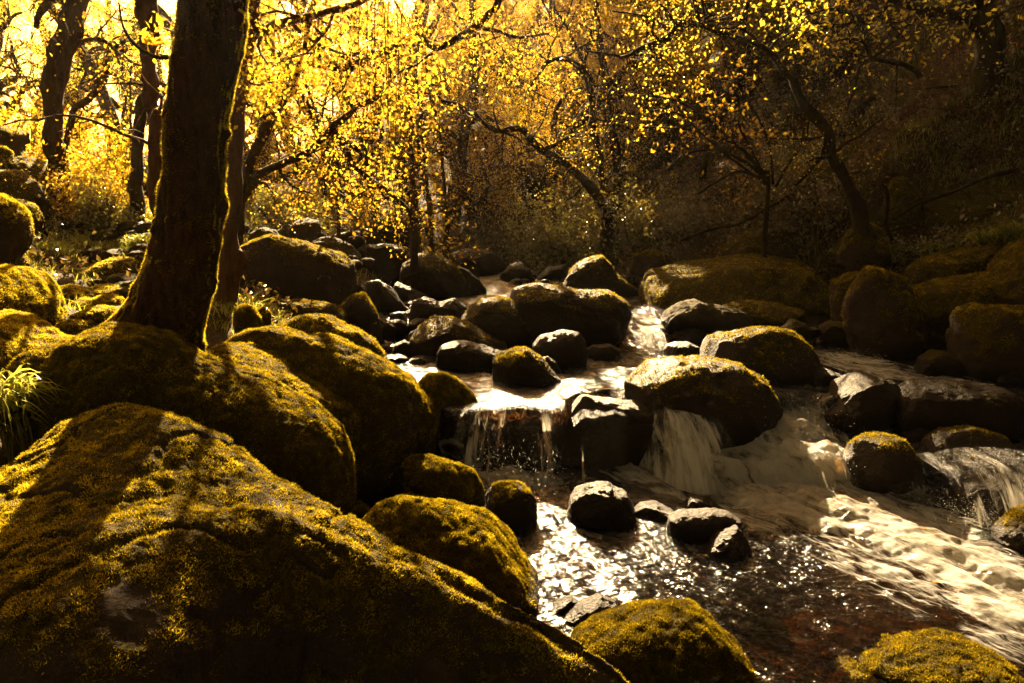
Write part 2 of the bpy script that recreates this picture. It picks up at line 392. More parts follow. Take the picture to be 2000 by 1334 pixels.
def foreground_boulder():
    cols = [((-560, 1330, 2.75), (-560, 1420, 2.35), (-550, 1500, 1.95), (-520, 1750, 1.6)),
            ((-450, 1190, 2.85), (-450, 1250, 2.4), (-440, 1340, 1.95), (-420, 1600, 1.6)),
            ((-330, 1090, 2.9), (-330, 1150, 2.4), (-320, 1240, 1.95), (-300, 1500, 1.6)),
            ((-190, 1010, 2.95), (-190, 1060, 2.45), (-190, 1150, 2.0), (-180, 1450, 1.65)),
            ((-60, 945, 2.98), (-70, 1010, 2.5), (-80, 1120, 2.02), (-80, 1430, 1.68)),
            ((90, 857, 3.02), (70, 965, 2.5), (50, 1115, 2.0), (30, 1420, 1.66)),
            ((205, 797, 3.05), (190, 935, 2.5), (180, 1115, 2.0), (170, 1420, 1.66)),
            ((325, 812, 3.0), (315, 935, 2.5), (320, 1095, 2.08), (350, 1400, 1.78)),
            ((470, 895, 2.9), (455, 980, 2.5), (450, 1065, 2.2), (490, 1400, 1.98)),
            ((605, 966, 2.8), (590, 1012, 2.52), (585, 1060, 2.30), (640, 1400, 2.12)),
            ((740, 1058, 2.7), (725, 1087, 2.54), (715, 1125, 2.38), (790, 1420, 2.22)),
            ((880, 1119, 2.65), (872, 1142, 2.54), (865, 1178, 2.42), (930, 1440, 2.28)),
            ((1010, 1184, 2.52), (1003, 1203, 2.46), (997, 1236, 2.38), (1050, 1450, 2.24)),
            ((1130, 1256, 2.42), (1124, 1272, 2.37), (1115, 1300, 2.30), (1140, 1460, 2.18)),
            ((1235, 1340, 2.34), (1232, 1352, 2.30), (1226, 1372, 2.26), (1230, 1470, 2.15))]
    rows = []
    for c in cols:
        w = [P(*q) for q in c]; r = w[0]
        rows.append([[r[0] * 1.12, r[1] + .75, r[2] - .95], [r[0] * 1.05, r[1] + .34, r[2] - .30]] + [list(v) for v in w] + [[w[-1][0], w[-1][1] - .1, w[-1][2] - .7]])
    A = np.array(rows)                         # cols x rows x 3
    nu, nv = 760, 460
    D = crom(crom(A, nu, 0), nv, 1); V = D.reshape(-1, 3); Q = grid_faces(nu, nv); T = tri(Q)[:, ::-1]
    N0 = normals(V, T)
    if N0[len(V) // 2, 2] < 0: T = T[:, ::-1]; N0 = -N0
    V = V + N0 * (fbm(V * 1.9, 3, 5) * .055 + fbm(V * 6, 4, 8) * .022 - .028 * np.clip(.10 - np.abs(fbm(V * np.array([2.2, 3.4, 2.2]), 3, 21)), 0, 1) / .1 * .8)[:, None]
    N1 = normals(V, T)
    px, py = proj(V)
    mo = ss(N1[:, 2] + .6 * fbm(V * 4, 4, 31), .2, .75)
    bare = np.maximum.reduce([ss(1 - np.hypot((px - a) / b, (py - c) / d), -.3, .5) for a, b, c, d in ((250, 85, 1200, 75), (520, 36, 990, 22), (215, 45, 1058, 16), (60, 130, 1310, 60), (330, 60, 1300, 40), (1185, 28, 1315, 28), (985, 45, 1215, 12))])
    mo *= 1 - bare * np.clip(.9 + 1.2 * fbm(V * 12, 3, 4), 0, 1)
    fine = fbm(V * 38, 4, 12)
    V = V + N1 * (fine * (.003 + .006 * mo))[:, None]
    N2 = normals(V, T); cw = np.array([-.6, 2.4, 0.])
    ob = mesh('boulder', V - cw, T, M_ROCK, attrs={'moss': mo, 'wet': 0 * mo, 'lichen': 0 * mo},
              label='huge mossy boulder filling the bottom left corner with streaks of sunlight on its top', cat='boulder', group='boulders along the stream')
    ob.location = cw
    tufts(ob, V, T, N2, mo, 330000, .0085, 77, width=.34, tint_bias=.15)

foreground_boulder()
W_, B_ = 'boulders standing in the stream', 'boulders along the stream'
L_, R_ = 'stones on the left bank', 'boulders on the right bank'
def RK(*a, **k): rock(*a, **k)
# --- near left
RK('large round mossy boulder at the foot of the big dark trunk', '30,800 32,730 46,701 81,677 120,673 148,655 190,641 247,640 289,641 324,655 370,684 405,708 458,733 511,758 564,789 616,814 659,842 683,877 692,930 688,1000', Y=3.70, T=.27, moss=.8, tuft=170000, e=.7, tb=-.05, group=B_, rough=.6)
RK('long mossy boulder with a bare pale crest between the trunk boulder and the tall one', '398,760 402,684 423,677 458,677 504,689 546,708 599,740 652,765 683,793 700,825 703,870', Y=4.25, T=.55, moss=.72, tuft=60000, lichen=.9, group=B_, rough=.7)
RK('tall dark boulder with a bright moss crest at the left edge of the stream', '424,760 430,672 465,650 483,642 530,645 600,655 660,668 720,698 749,712 784,733 805,743 815,782 817,835 812,900 800,985', Y=4.62, T=.38, moss=.66, tuft=90000, group=B_, rough=.7)
RK('thin mossy rock fin squeezed between the tall dark boulder and the yellow capped one', '800,800 812,752 822,752 837,775 848,795 851,812 848,880', Y=4.75, T=.8, moss=.75, tuft=9000, group=B_)
RK('dark boulder with a yellow mossy cap left of the waterfall', '808,800 808,733 826,724 868,726 903,747 925,765 933,785 932,803 915,840 900,895', base=905, zb=0, T=.42, moss=.62, tuft=26000, wet=.0, group=B_)
RK('lichen spotted boulder with a mossy ledge below the waterfall', '788,940 787,902 807,892 846,900 895,911 926,925 942,947 948,986', base=1008, zb=0, T=.45, moss=.5, lichen=1, tuft=22000, group=B_)
RK('wet blocky boulder in the lower pool beside the lichen spotted one', '947,1000 948,961 960,950 985,944 1012,946 1038,956 1050,980 1051,1024', base=1034, zb=0, T=.5, moss=0.15, wet=.75, lichen=.1, tuft=5000, e=.65, group=W_)
RK('rounded mossy boulder lying behind the crest of the huge corner boulder', '690,1060 699,1028 744,993 790,984 830,987 867,995 916,1007 958,1024 993,1049 1017,1077 1035,1119 1052,1147 1058,1196', base=1205, zb=0, T=.40, moss=.62, tuft=110000, rough=1.1, group=B_)
RK('small mossy hump on top of the rounded boulder by the lower pool', '742,1005 755,985 775,974 800,973 822,980 835,1000', Y=3.75, T=.6, moss=.9, tuft=9000, group=B_)
RK('small mossy rock in the dark gap under the tall boulder', '683,1020 686,985 700,980 716,990 735,1004 738,1030', Y=3.9, T=.5, moss=.7, tuft=4000, group=B_)
RK('mossy boulder with white lichen streaks at the bottom centre of the photo', '1105,1285 1112,1262 1157,1240 1210,1219 1280,1199 1332,1192 1370,1197 1398,1220 1419,1247 1450,1279 1470,1307 1480,1375', Y=2.68, T=.42, moss=.42, lichen=1, tuft=80000, tb=-.28, group=B_, rough=.8)
RK('low brown stone half sunk at the pool edge behind the centre mossy boulder', '1100,1222 1101,1203 1140,1178 1175,1170 1203,1182 1207,1215', base=1225, zb=0, T=.5, moss=0.06, lichen=.3, wet=.3, tuft=0, group=W_, cat='stone', name='stone')
RK('small leaning brown stone tucked against the big corner boulder', '1068,1200 1078,1188 1091,1178 1115,1166 1133,1178 1134,1192', base=1202, zb=0, T=.5, moss=0.06, lichen=.3, wet=.3, group=W_, cat='stone', name='stone')
RK('broad low mossy boulder in the bottom right corner', '1640,1350 1695,1315 1740,1298 1800,1284 1880,1277 1940,1286 2000,1318 2080,1360', Y=2.62, T=.4, moss=.5, tuft=60000, tb=-.28, group=B_)
RK('flat mossy shelf of rock left of the bottom right corner boulder', '1575,1345 1610,1322 1660,1308 1700,1312 1730,1345', Y=2.64, T=.6, moss=.6, tuft=9000, group=B_)
RK('flat red brown stone at the bottom edge between two mossy boulders', '1448,1340 1470,1325 1500,1320 1535,1326 1548,1345', Y=2.62, T=.6, moss=0.06, group=W_, cat='stone', name='stone')
# --- lower pool
RK('sunlit wet boulder with a shining top in the middle of the lower pool', '1108,1010 1112,975 1128,957 1150,949 1189,948 1224,966 1236,990 1240,1012', base=1027, zb=0, T=.5, moss=0.19, wet=.85, lichen=.2, e=.7, group=W_)
RK('flat dark stone awash beside the sunlit wet boulder', '1236,1000 1250,984 1280,983 1315,998 1322,1006', base=1014, zb=0, T=.5, moss=0.06, wet=.8, group=W_, cat='stone', name='stone')
RK('smooth bean shaped dark stone in the lower pool', '1302,1030 1306,1010 1328,1001 1355,1000 1387,996 1422,1000 1447,1015 1446,1030 1433,1040', base=1056, zb=0, T=.32, moss=0.03, lichen=0, wet=.6, rough=.4, group=W_, cat='stone', name='stone')
RK('dark pointed stone peeping out behind the bean shaped one', '1333,1000 1336,985 1348,970 1368,969 1395,982 1418,998', base=1002, zb=0, T=.4, moss=0.15, wet=.4, group=W_, cat='stone', name='stone')
RK('pale angular stone in front of the bean shaped one', '1360,1078 1384,1063 1405,1045 1440,1032 1455,1047 1470,1078', base=1086, zb=0, T=.45, moss=0, lichen=.8, wet=.5, group=W_, cat='stone', name='stone')
RK('small submerged dark stone in the foam edge of the lower pool', '1325,952 1335,941 1350,938 1366,946 1370,954', base=956, zb=0, T=.5, moss=0.06, wet=.9, group=W_, cat='stone', name='stone')
# --- waterfall ledge
RK('wet red brown ledge that the wide waterfall pours over', '898,900 902,840 915,815 950,806 990,812 1030,803 1080,810 1120,806 1140,860', Y=4.98, T=.24, e=.6, moss=.02, lichen=0, wet=.85, rough=.8, group=W_, name='ledge', cat='rock ledge')
RK('broad wet boulder with a shining hump in the middle of the waterfall ledge', '1080,910 1086,835 1106,795 1140,774 1180,776 1230,783 1280,798 1312,826 1336,900', Y=4.98, T=.30, e=.88, moss=.12, lichen=.1, wet=.7, group=W_)
RK('broad flat topped boulder with a sunlit brown back above the white water', '1222,775 1222,752 1245,730 1275,710 1320,702 1400,707 1450,717 1469,733 1497,747 1518,770 1529,795 1520,815 1497,835', base=838, zb=.26, T=.40, moss=0.26, lichen=.5, tuft=12000, e=.75, lean=.25, group=W_)
RK('wet boulder split by rivulets right of the white water', '1648,930 1652,895 1665,868 1700,845 1735,839 1765,855 1790,900 1800,955', base=966, zb=0, T=.45, moss=0.19, wet=.7, tuft=4000, group=W_)
RK('small wet rock wedged behind the two rivulet boulders', '1762,880 1770,848 1795,836 1822,842 1835,870', base=885, zb=.12, T=.6, moss=0.09, wet=.8, group=W_)
RK('dark domed boulder between the rivulet and the right hand cascade', '1803,930 1806,895 1822,862 1850,842 1900,838 1950,850 1980,880 1992,925', base=955, zb=0, T=.42, moss=0.19, wet=.35, tuft=3000, group=W_)
RK('rounded rock under the cascade at the right edge of the photo', '1850,990 1866,962 1885,942 1940,922 2010,917 2080,935 2120,985', base=1003, zb=0, T=.4, moss=0.03, wet=.9, group=W_)
RK('dark mossy rock below the right edge cascade', '1948,1060 1955,1036 1975,1015 2010,995 2060,1010 2100,1070', base=1078, zb=0, T=.45, moss=0.25, wet=.4, tuft=4000, group=W_)
# --- right mid stream
RK('pointed brown boulder with a concave left flank by the small chute', '1592,800 1605,782 1630,762 1645,738 1666,728 1705,729 1740,747 1752,768 1757,800', base=832, zb=.22, T=.5, moss=0.15, lichen=.4, wet=.2, group=W_)
RK('wide dark flat boulder next to the pointed brown one', '1744,805 1750,780 1760,763 1793,751 1863,747 1934,751 1972,762 1997,782 2008,815', base=848, zb=.22, T=.35, moss=0.19, wet=.2, e=.65, group=W_)
RK('low mossy stone beside the dark humped boulder', '1576,745 1582,732 1594,724 1617,722 1642,730 1648,742', base=752, T=.5, moss=0.37, group=W_, cat='stone', name='stone')
RK('big dark humped boulder with a reddish moss rim in midstream', '1366,690 1374,669 1406,652 1451,643 1497,640 1540,645 1568,662 1592,691 1605,715 1600,735', base=745, T=.42, moss=0.28, tuft=12000, group=W_)
RK('pale flat stone in the fast water above the humped boulder', '1306,660 1314,648 1335,638 1367,635 1392,643 1408,657', base=668, T=.5, moss=0.19, lichen=.9, wet=.1, group=W_, cat='stone', name='stone')
RK('small dark stone left of the big humped boulder', '1297,685 1303,674 1321,668 1346,668 1369,680 1372,690', base=697, T=.5, moss=0.09, wet=.4, group=W_, cat='stone', name='stone')
# --- mid stream
RK('dark stone slab with a pale band along its front', '854,710 854,690 862,672 889,667 925,671 960,680 983,690 985,710', base=722, T=.35, moss=0.25, lichen=.7, e=.6, group=W_)
RK('dark domed boulder sitting in the glittering pool above the falls', '961,735 962,705 977,687 1006,679 1030,682 1055,698 1083,726 1097,743', base=750, T=.42, moss=0.25, tuft=5000, group=W_)
RK('low stone lying behind the dome in the glittering pool', '1040,715 1055,698 1070,696 1085,706 1094,724', base=728, T=.4, moss=0.25, group=W_, cat='stone', name='stone')
RK('smooth bare round boulder behind the glittering pool', '1038,700 1040,672 1055,655 1101,643 1132,648 1145,669 1147,695', base=714, T=.42, moss=0.09, lichen=.3, rough=.5, group=W_)
RK('flat dark stone right of the smooth bare boulder', '1138,697 1143,683 1157,676 1192,673 1215,684 1212,695', base=703, T=.45, moss=0.15, group=W_, cat='stone', name='stone')
RK('long dark boulder sloping right behind the pale banded slab', '802,690 801,666 815,638 840,618 879,620 918,631 949,652 988,673 995,690', base=700, T=.4, moss=0.26, tuft=5000, group=W_)
RK('big smooth dark dome in the middle of the stream', '900,645 903,620 918,599 942,583 981,580 1016,590 1044,613 1060,638 1066,665', base=678, T=.45, moss=0.26, tuft=7000, rough=.6, group=W_)
RK('mossy wedge shaped boulder sloping down to the right', '1057,650 1060,630 1083,613 1108,603 1136,606 1160,627 1189,652 1215,667', base=670, T=.4, moss=0.31, tuft=5000, group=W_)
RK('very long dark boulder with a rounded right end across the stream', '988,590 990,576 1002,563 1037,555 1090,560 1143,569 1192,571 1220,588 1233,617 1229,641', base=652, T=.28, moss=0.22, e=.6, tuft=6000, group=W_)
RK('peaked boulder with a yellow mossy left face', '1092,568 1099,556 1111,534 1125,517 1150,505 1175,499 1192,513 1206,537 1227,553 1250,567', base=580, T=.38, moss=0.31, tuft=5000, group=W_, rough=.7)
RK('twin humped boulder behind the long sloping one', '799,630 801,600 806,586 826,580 861,587 889,582 911,599 912,620', base=637, T=.42, moss=0.25, group=W_)
RK('tall dark boulder with a mossy shoulder at the head of the pool', '781,560 782,535 787,515 815,497 847,496 879,513 907,532 918,555 922,570', base=580, T=.42, moss=0.28, tuft=4000, group=W_)
RK('dark boulder sloping right next to the mossy shouldered one', '890,560 893,520 918,530 935,543 949,567', base=575, T=.45, moss=0.19, group=W_)
RK('round dark boulder under the leafy hanging twigs', '694,545 695,500 699,486 720,478 756,478 791,486 808,497 812,540', base=556, T=.42, moss=0.31, group=W_)
RK('wide low boulder behind the mossy shouldered one', '864,510 880,496 910,488 942,487 977,502 992,525', base=536, T=.4, moss=0.22, group=W_)
RK('small triangular boulder at the far water line', '976,545 980,532 995,519 1016,511 1034,527 1045,546', base=549, T=.45, moss=0.28, group=W_)
RK('low dark stone right of the triangular boulder', '1048,541 1072,521 1104,518 1112,540', base=546, T=.4, moss=0.19, group=W_, cat='stone', name='stone')
RK('narrow slanted boulder with a sunlit right edge on the left of the stream', '713,590 713,553 738,544 759,560 778,582 799,606', base=618, T=.45, moss=0.31, group=W_)
RK('steep mossy boulder beside the little side channel', '650,640 656,600 685,576 710,573 724,599 738,622 747,645 750,668', base=684, T=.45, moss=0.31, tuft=6000, group=W_)
RK('small round black stone in the side channel', '761,625 763,612 776,608 789,610 795,625', base=633, T=.5, moss=0.12, wet=.3, group=W_, cat='stone', name='stone')
RK('small pale sided stone below the round black one', '744,642 748,628 760,626 773,640', base=650, T=.5, moss=0.06, wet=.5, group=W_, cat='stone', name='stone')
RK('flat wet stone in the side channel by the sloping boulder', '765,690 772,672 790,665 806,672 810,690', base=695, T=.5, moss=0.06, wet=.5, group=W_, cat='stone', name='stone')
RK('little stone above the slanted boulder', '686,575 689,557 704,553 720,567 722,580', base=590, T=.5, moss=0.19, group=W_, cat='stone', name='stone')
RK('flat dark slab behind the twin humped boulder', '765,575 775,550 800,560 830,578 828,590', base=594, T=.5, moss=0.12, wet=.2, group=W_, cat='stone', name='stone')
# --- left mid
RK('mossy humpbacked boulder behind the tall dark one', '533,660 540,638 563,625 599,616 634,620 669,636 703,648 731,669 752,703', Y=5.7, T=.4, moss=.6, tuft=16000, group=B_)
RK('low long boulder at the foot of the great slab', '533,625 535,606 546,587 599,588 652,594 676,615 682,640', Y=6.5, T=.4, moss=.45, tuft=5000, group=B_)
RK('great dark slab of rock with a sunlit top edge left of the stream', '452,590 452,470 470,455 500,453 540,460 600,473 650,490 687,518 692,560 690,590', Y=7.4, T=.35, moss=.4, lichen=.7, e=.6, tuft=12000, group=B_)
RK('rounded boulder with a bright rim behind the great slab', '560,470 566,450 578,432 597,425 620,430 635,455 640,475', Y=9.2, T=.5, moss=.5, group=B_)
RK('low bright rimmed boulder on the left behind the great slab', '486,465 492,453 515,444 538,450 549,468', Y=8.6, T=.5, moss=.5, group=B_)
RK('small boulder between the two rimmed ones behind the great slab', '536,460 545,448 560,438 575,440 580,460', Y=10, T=.5, moss=.5, group=B_)
RK('long low boulder stretching right from behind the great slab', '600,480 615,466 650,463 685,478 705,505 708,520', Y=8.6, T=.4, moss=.35, group=B_)
RK('round boulder at the woodland edge under the hanging twigs', '722,470 724,440 735,424 765,420 795,428 803,470', Y=11, T=.5, moss=.5, group=B_)
RK('flat boulder at the woodland edge left of the round one', '650,470 655,458 690,450 722,455 728,480', Y=10.5, T=.5, moss=.5, group=B_)
RK('reddish mossy stone beside the second trunk base', '458,640 461,598 475,593 493,602 507,620 512,640', Y=4.95, T=.5, moss=.7, tuft=7000, group=B_, cat='stone', name='stone')
RK('small mossy stone right of the reddish one by the trunk', '500,640 504,605 515,599 525,606 531,640', Y=5.1, T=.5, moss=.7, tuft=4000, group=B_, cat='stone', name='stone')
# --- left bank
RK('overexposed sunlit boulder at the left edge of the photo', '-60,510 -55,400 -30,375 5,378 28,395 42,430 43,465 30,495 10,512', Y=5.6, T=.5, moss=.55, tuft=12000, group=L_)
RK('tall mossy boulder at the left edge below the sunlit one', '-70,660 -65,540 -30,520 10,517 45,526 75,550 95,590 103,630 100,660', Y=5.0, T=.5, moss=.62, tuft=26000, lichen=.6, group=L_)
RK('bright sloping mossy slab at the left edge', '-90,720 -80,615 -30,612 5,622 40,640 93,678 100,710', Y=4.3, T=.5, moss=.75, tuft=20000, group=L_)
RK('mossy stone right of the tall left edge boulder', '76,570 77,545 106,540 137,542 150,558 152,580', Y=6.6, T=.5, moss=.5, group=L_, cat='stone', name='stone')
RK('dark mossy stone below the one by the left edge boulder', '92,620 94,575 113,563 141,557 167,567 183,583 184,620', Y=6.0, T=.5, moss=.5, tuft=4000, group=L_, cat='stone', name='stone')
RK('rounded boulder behind the left flare of the dark trunk', '150,575 158,540 173,521 211,506 247,504 261,514 269,540 270,575', Y=6.9, T=.5, moss=.5, tuft=5000, lichen=.8, group=L_)
for i, (lab, s, Y_) in enumerate([
    ('small dark stone between cobbles left of the dark trunk', '135,612 140,595 158,583 180,585 197,598 200,620', 5.8),
    ('flat mossy cobble just left of the dark trunk', '148,628 155,610 185,600 212,602 222,618 225,635', 5.3),
    ('low mossy cobble under the flat one left of the dark trunk', '108,642 125,628 150,622 178,628 190,645', 5.1),
    ('little flat stone below the boulder behind the trunk flare', '168,580 175,563 200,557 235,562 248,580', 6.3),
    ('small round stone touching the left flare of the trunk', '182,600 187,580 210,576 232,583 236,600', 5.9),
    ('mossy cobble in front of the left edge slab', '98,680 105,662 125,656 140,665 142,682', 4.7),
    ('mossy boulder with grass behind it on the left bank', '10,575 14,520 40,498 80,493 95,520 98,570', 7.0),
    ('round mossy boulder in the upper left by the left edge', '-20,420 -15,345 0,332 28,335 60,355 70,385 66,425', 8.0),
    ('dark overhanging boulder on the upper left bank', '5,330 8,308 52,306 84,323 105,355 96,382 50,400 12,380', 9.0),
    ('knobbly mossy boulder at the left edge high on the bank', '-25,285 -20,250 10,245 38,252 40,268 30,290', 9.0),
    ('small mossy boulder under the knobbly one', '-20,330 -18,290 0,283 15,292 16,325', 8.6),
    ('mossy slanted boulder left of the bright grass', '10,440 15,392 40,388 62,402 72,432 70,450', 7.6),
    ('small mossy mound in the sunlit grass', '74,440 78,398 95,392 108,400 110,435', 8.8),
    ('ridge shaped mossy stone above the sunlit grass', '100,445 105,400 122,388 140,405 155,440', 9.2),
    ('small shaded stone at the back of the sunlit grass', '250,370 255,355 275,348 292,356 295,375', 9.5)]):
    RK(lab, s, Y=Y_, T=.5, moss=.6, tuft=2500 if Y_ < 7.5 else 1500, group=L_, cat='stone' if 'boulder' not in lab else 'boulder', name='stone' if 'boulder' not in lab else 'boulder')
# --- right bank
RK('broad mossy rock platform sloping to the water on the right bank', '1262,600 1266,562 1280,540 1340,525 1430,507 1500,497 1560,500 1595,520 1625,560 1632,620', Y=8.5, T=.42, moss=.75, tuft=42000, rough=1.3, lean=.8, group=R_)
RK('dark hollow sided rock at the foot of the mossy platform', '1290,625 1300,610 1328,592 1360,587 1406,597 1455,611 1470,634', base=642, T=.4, moss=.3, group=R_)
RK('low mossy shelf at the right foot of the platform', '1395,625 1410,600 1450,590 1520,592 1565,606 1580,630', Y=7.6, T=.4, moss=.8, tuft=9000, group=R_)
RK('little pointed stone with a pale edge in front of the platform', '1524,645 1530,638 1547,622 1568,630 1584,642', base=652, T=.5, moss=.2, lichen=.9, group=R_, cat='stone', name='stone')
RK('upright egg shaped boulder with a pale spot on the right bank', '1672,680 1655,640 1649,588 1657,562 1672,540 1691,522 1716,513 1747,515 1766,534 1776,564 1790,620 1795,690', base=697, T=.42, moss=.42, tuft=14000, e=.75, group=R_)
RK('shaded boulder standing just behind the upright egg shaped one', '1624,640 1627,590 1631,543 1652,525 1690,520 1710,560 1715,640', Y=7.3, T=.5, moss=.5, tuft=5000, group=R_)
RK('small brown stone left of the foot of the upright egg shaped boulder', '1598,650 1606,635 1625,628 1655,632 1662,655', base=664, T=.5, moss=.2, group=R_, cat='stone', name='stone')
RK('mossy slab slanting up behind the upright boulder', '1772,690 1775,590 1790,568 1828,539 1870,529 1927,527 1965,545 1975,690', Y=6.8, T=.4, moss=.6, tuft=22000, group=R_)
RK('long mossy ledge under the grass on the right bank', '1773,580 1776,540 1783,520 1803,505 1849,496 1900,480 1930,470 1958,500 1970,580', Y=7.6, T=.4, moss=.65, tuft=14000, group=R_)
RK('big square mossy block at the right edge by the water', '1862,720 1862,655 1868,620 1880,604 1905,597 1960,597 2010,600 2080,640 2090,720', base=742, T=.4, moss=.5, e=.6, tuft=26000, group=R_)
RK('mossy boulder sloping up out of the right edge of the photo', '1915,610 1923,578 1945,540 1965,512 1987,486 2010,470 2060,455 2150,520 2160,610', Y=6.6, T=.4, moss=.65, tuft=22000, group=R_)
RK('small wet stone with a white edge by the right block', '1940,745 1950,732 1972,716 1995,716 2020,735', base=748, T=.4, moss=.1, wet=.6, lichen=.9, group=R_, cat='stone', name='stone')
RK('low dark rock between the upright boulder and the square block', '1790,725 1800,700 1830,685 1865,690 1880,725', base=732, T=.5, moss=.3, wet=.2, group=R_, cat='stone', name='stone')

for i, (lab, s_, Y_, mo_) in enumerate([
    ('mossy root laced bank lump above the upright egg shaped boulder', '1715,470 1722,400 1740,350 1775,335 1800,360 1790,420 1795,470', 8.9, .7),
    ('long mossy earth ledge running up right under the fallen log', '1735,380 1760,345 1830,318 1900,285 1960,262 1990,300 1960,350 1850,390 1760,410', 10, .6),
    ('overhanging mossy ledge below the grass on the right slope', '1790,440 1800,400 1850,375 1930,365 2000,350 2030,400 2000,460', 8.8, .6),
    ('mossy outcrop on the slope left of the snaking trunk', '1560,380 1575,335 1605,315 1625,330 1630,380', 9.8, .8),
    ('small mossy outcrop between the snaking trunk and the log', '1640,260 1655,225 1690,215 1720,235 1722,270', 11.8, .7),
    ('dark rock face high at the right edge under glossy leaves', '1930,260 1940,190 1975,165 2020,170 2040,260', 10, .4),
    ('mossy knee of earth at the foot of the snaking trunk', '1640,500 1650,455 1680,435 1715,440 1735,480 1735,510', 8.1, .6),
    ('dark earthy hump behind the broad mossy platform', '1400,500 1430,462 1490,445 1560,450 1600,480 1610,510', 9.6, .5),
    ('dark boulder half hidden in leaves left of the platform', '1230,530 1240,500 1275,488 1310,500 1320,530', 10.2, .4)]):
    RK(lab, s_, Y=Y_, T=.4, moss=mo_, tuft=5000, rough=1.8, group='outcrops on the right slope', name='rock_outcrop', cat='rock')
rg = np.random.default_rng(77)
def cobbles(n, box, label, group, ys=None, sz=(14, 30), wet=.5, moss=.15):
    for k in range(n):
        x = rg.uniform(box[0], box[2]); y = rg.uniform(box[1], box[3]); w = rg.uniform(*sz) * (1 + (y - 600) / 600); h = w * rg.uniform(.35, .6)
        o = f'{x-w},{y} {x-w*.8},{y-h*.6} {x-w*.2},{y-h} {x+w*.4},{y-h*.95} {x+w*.85},{y-h*.5} {x+w},{y}'
        RK(label, o, base=y + 3 if ys is None else None, Y=None if ys is None else ys[0] + (ys[1] - ys[0]) * (box[3] - y) / (box[3] - box[1]), T=.5, moss=moss, wet=wet, group=group, cat='stone', name='stone', sub=4)
cobbles(26, (705, 575, 850, 715), 'small dark wet stone crowding the side channel left of the midstream boulders', 'small stones in the side channel')
cobbles(60, (60, 440, 300, 640), 'small mossy cobble of the stony left bank behind the great leaning trunk', 'cobbles on the left bank', ys=(5.4, 8.2), wet=0, moss=.55, sz=(14, 36))
cobbles(14, (455, 440, 720, 520), 'small rounded stone at the woodland edge around the great slab', 'stones at the woodland edge', ys=(8, 11), wet=0, moss=.4)
cobbles(12, (840, 520, 1250, 560), 'small dark stone far up the stream', 'small stones far up the stream', sz=(9, 20))
cobbles(12, (1400, 640, 1660, 700), 'small dark stone in the right hand channel', 'small stones in the right hand channel', sz=(10, 20))
# ------------------------------------------------------------------ ground
def sgrid(a, lo, hi, n):
    u = np.linspace(math.asinh(lo / a), math.asinh(hi / a), n); return a * np.sinh(u)
gx = sgrid(3.5, -60, 60, 620); gy = 2 + sgrid(6, -8, 85, 640)
X, Y = np.meshgrid(gx, gy, indexing='ij'); Z = terr(X, Y)
bedm = 1 - ss(np.maximum(xl(Y) - X, X - xr(Y)), -.1, .5)
mesh('ground', np.stack([X, Y, Z], -1).reshape(-1, 3), grid_faces(620, 640)[:, ::-1], M_SOIL, attrs={'bed': bedm.ravel()}, kind='structure')

# ------------------------------------------------------------------ water
BL = [(1480, 890, 200, 60, .1, 1), (1650, 930, 150, 50, .15, 1), (1560, 985, 190, 52, .2, .95), (1760, 1025, 210, 55, .3, 1), (1870, 1095, 190, 62, .4, .9),
      (1960, 1170, 130, 60, .5, .8), (1350, 870, 85, 60, 0, 1), (1310, 922, 130, 20, 0, .95), (1000, 940, 120, 22, 0, .95), (1560, 835, 90, 36, 0, 1), (1680, 708, 95, 22, .2, .75),
      (1820, 738, 110, 13, .1, .55), (1262, 632, 30, 20, .4, .8), (1390, 960, 150, 35, .2, .7), (1480, 1010, 110, 30, .3, .6), (1960, 1245, 90, 45, .4, .38), (1720, 1120, 160, 40, .5, .45), (1010, 592, 60, 8, 0, .3), (1690, 850, 60, 20, 0, .6)]
nx, ny = 1000, 900
tt = np.linspace(-.42, .98, nx); yy = np.exp(np.linspace(math.log(1.7), math.log(24), ny))
T_, Yw = np.meshgrid(tt, yy, indexing='ij'); Xw = T_ * Yw
Zw = level(Xw, Yw)
V = np.stack([Xw, Yw, Zw], -1).reshape(-1, 3)
px, py = proj(V); foam = np.zeros(len(V))
warp = fbm(V * 2.2, 3, 55) * 28
for (cx, cy_, rx, ry, an, am) in BL:
    dx = px - cx + warp; dy = py - cy_ + warp * .4; c_, s_ = math.cos(an), math.sin(an)
    r = np.hypot((dx * c_ + dy * s_) / rx, (-dx * s_ + dy * c_) / ry)
    foam = np.maximum(foam, am * (1 - ss(r, .55, 1.35)))
x, y = V[:, 0], V[:, 1]
ca, sa = math.cos(-.93), math.sin(-.93)
flow = np.stack([(x * ca + y * sa) * .7, (-x * sa + y * ca) * 1.9, 0 * x], 1)
low = 1 - ss(y, 4.6, 5.0)
rp = fbm(flow * 4.5, 4, 60) * .014 + fbm(V * 14 * np.array([.6, 1.3, 1]), 3, 61) * .009
churn = ss(y, 3.9, 4.4) * (1 - ss(y, 5.3, 5.6))
wv = (fbm(flow * 2.4 + .4 * fbm(V * 3, 2, 64)[:, None], 2, 62, .45) * (.065 + .045 * churn) + fbm(flow * 7 + .5 * fbm(V * 6, 2, 66)[:, None], 2, 67, .5) * (.007 + .022 * churn) + fbm(flow * 20 + fbm(V * 14, 2, 68)[:, None], 3, 69, .6) * (.003 + .014 * churn)) * ss(foam, .25, .9)
dz = rp * (1 + .8 * ss(foam, .1, .6)) + wv * (.35 + .65 * np.maximum(low, churn))
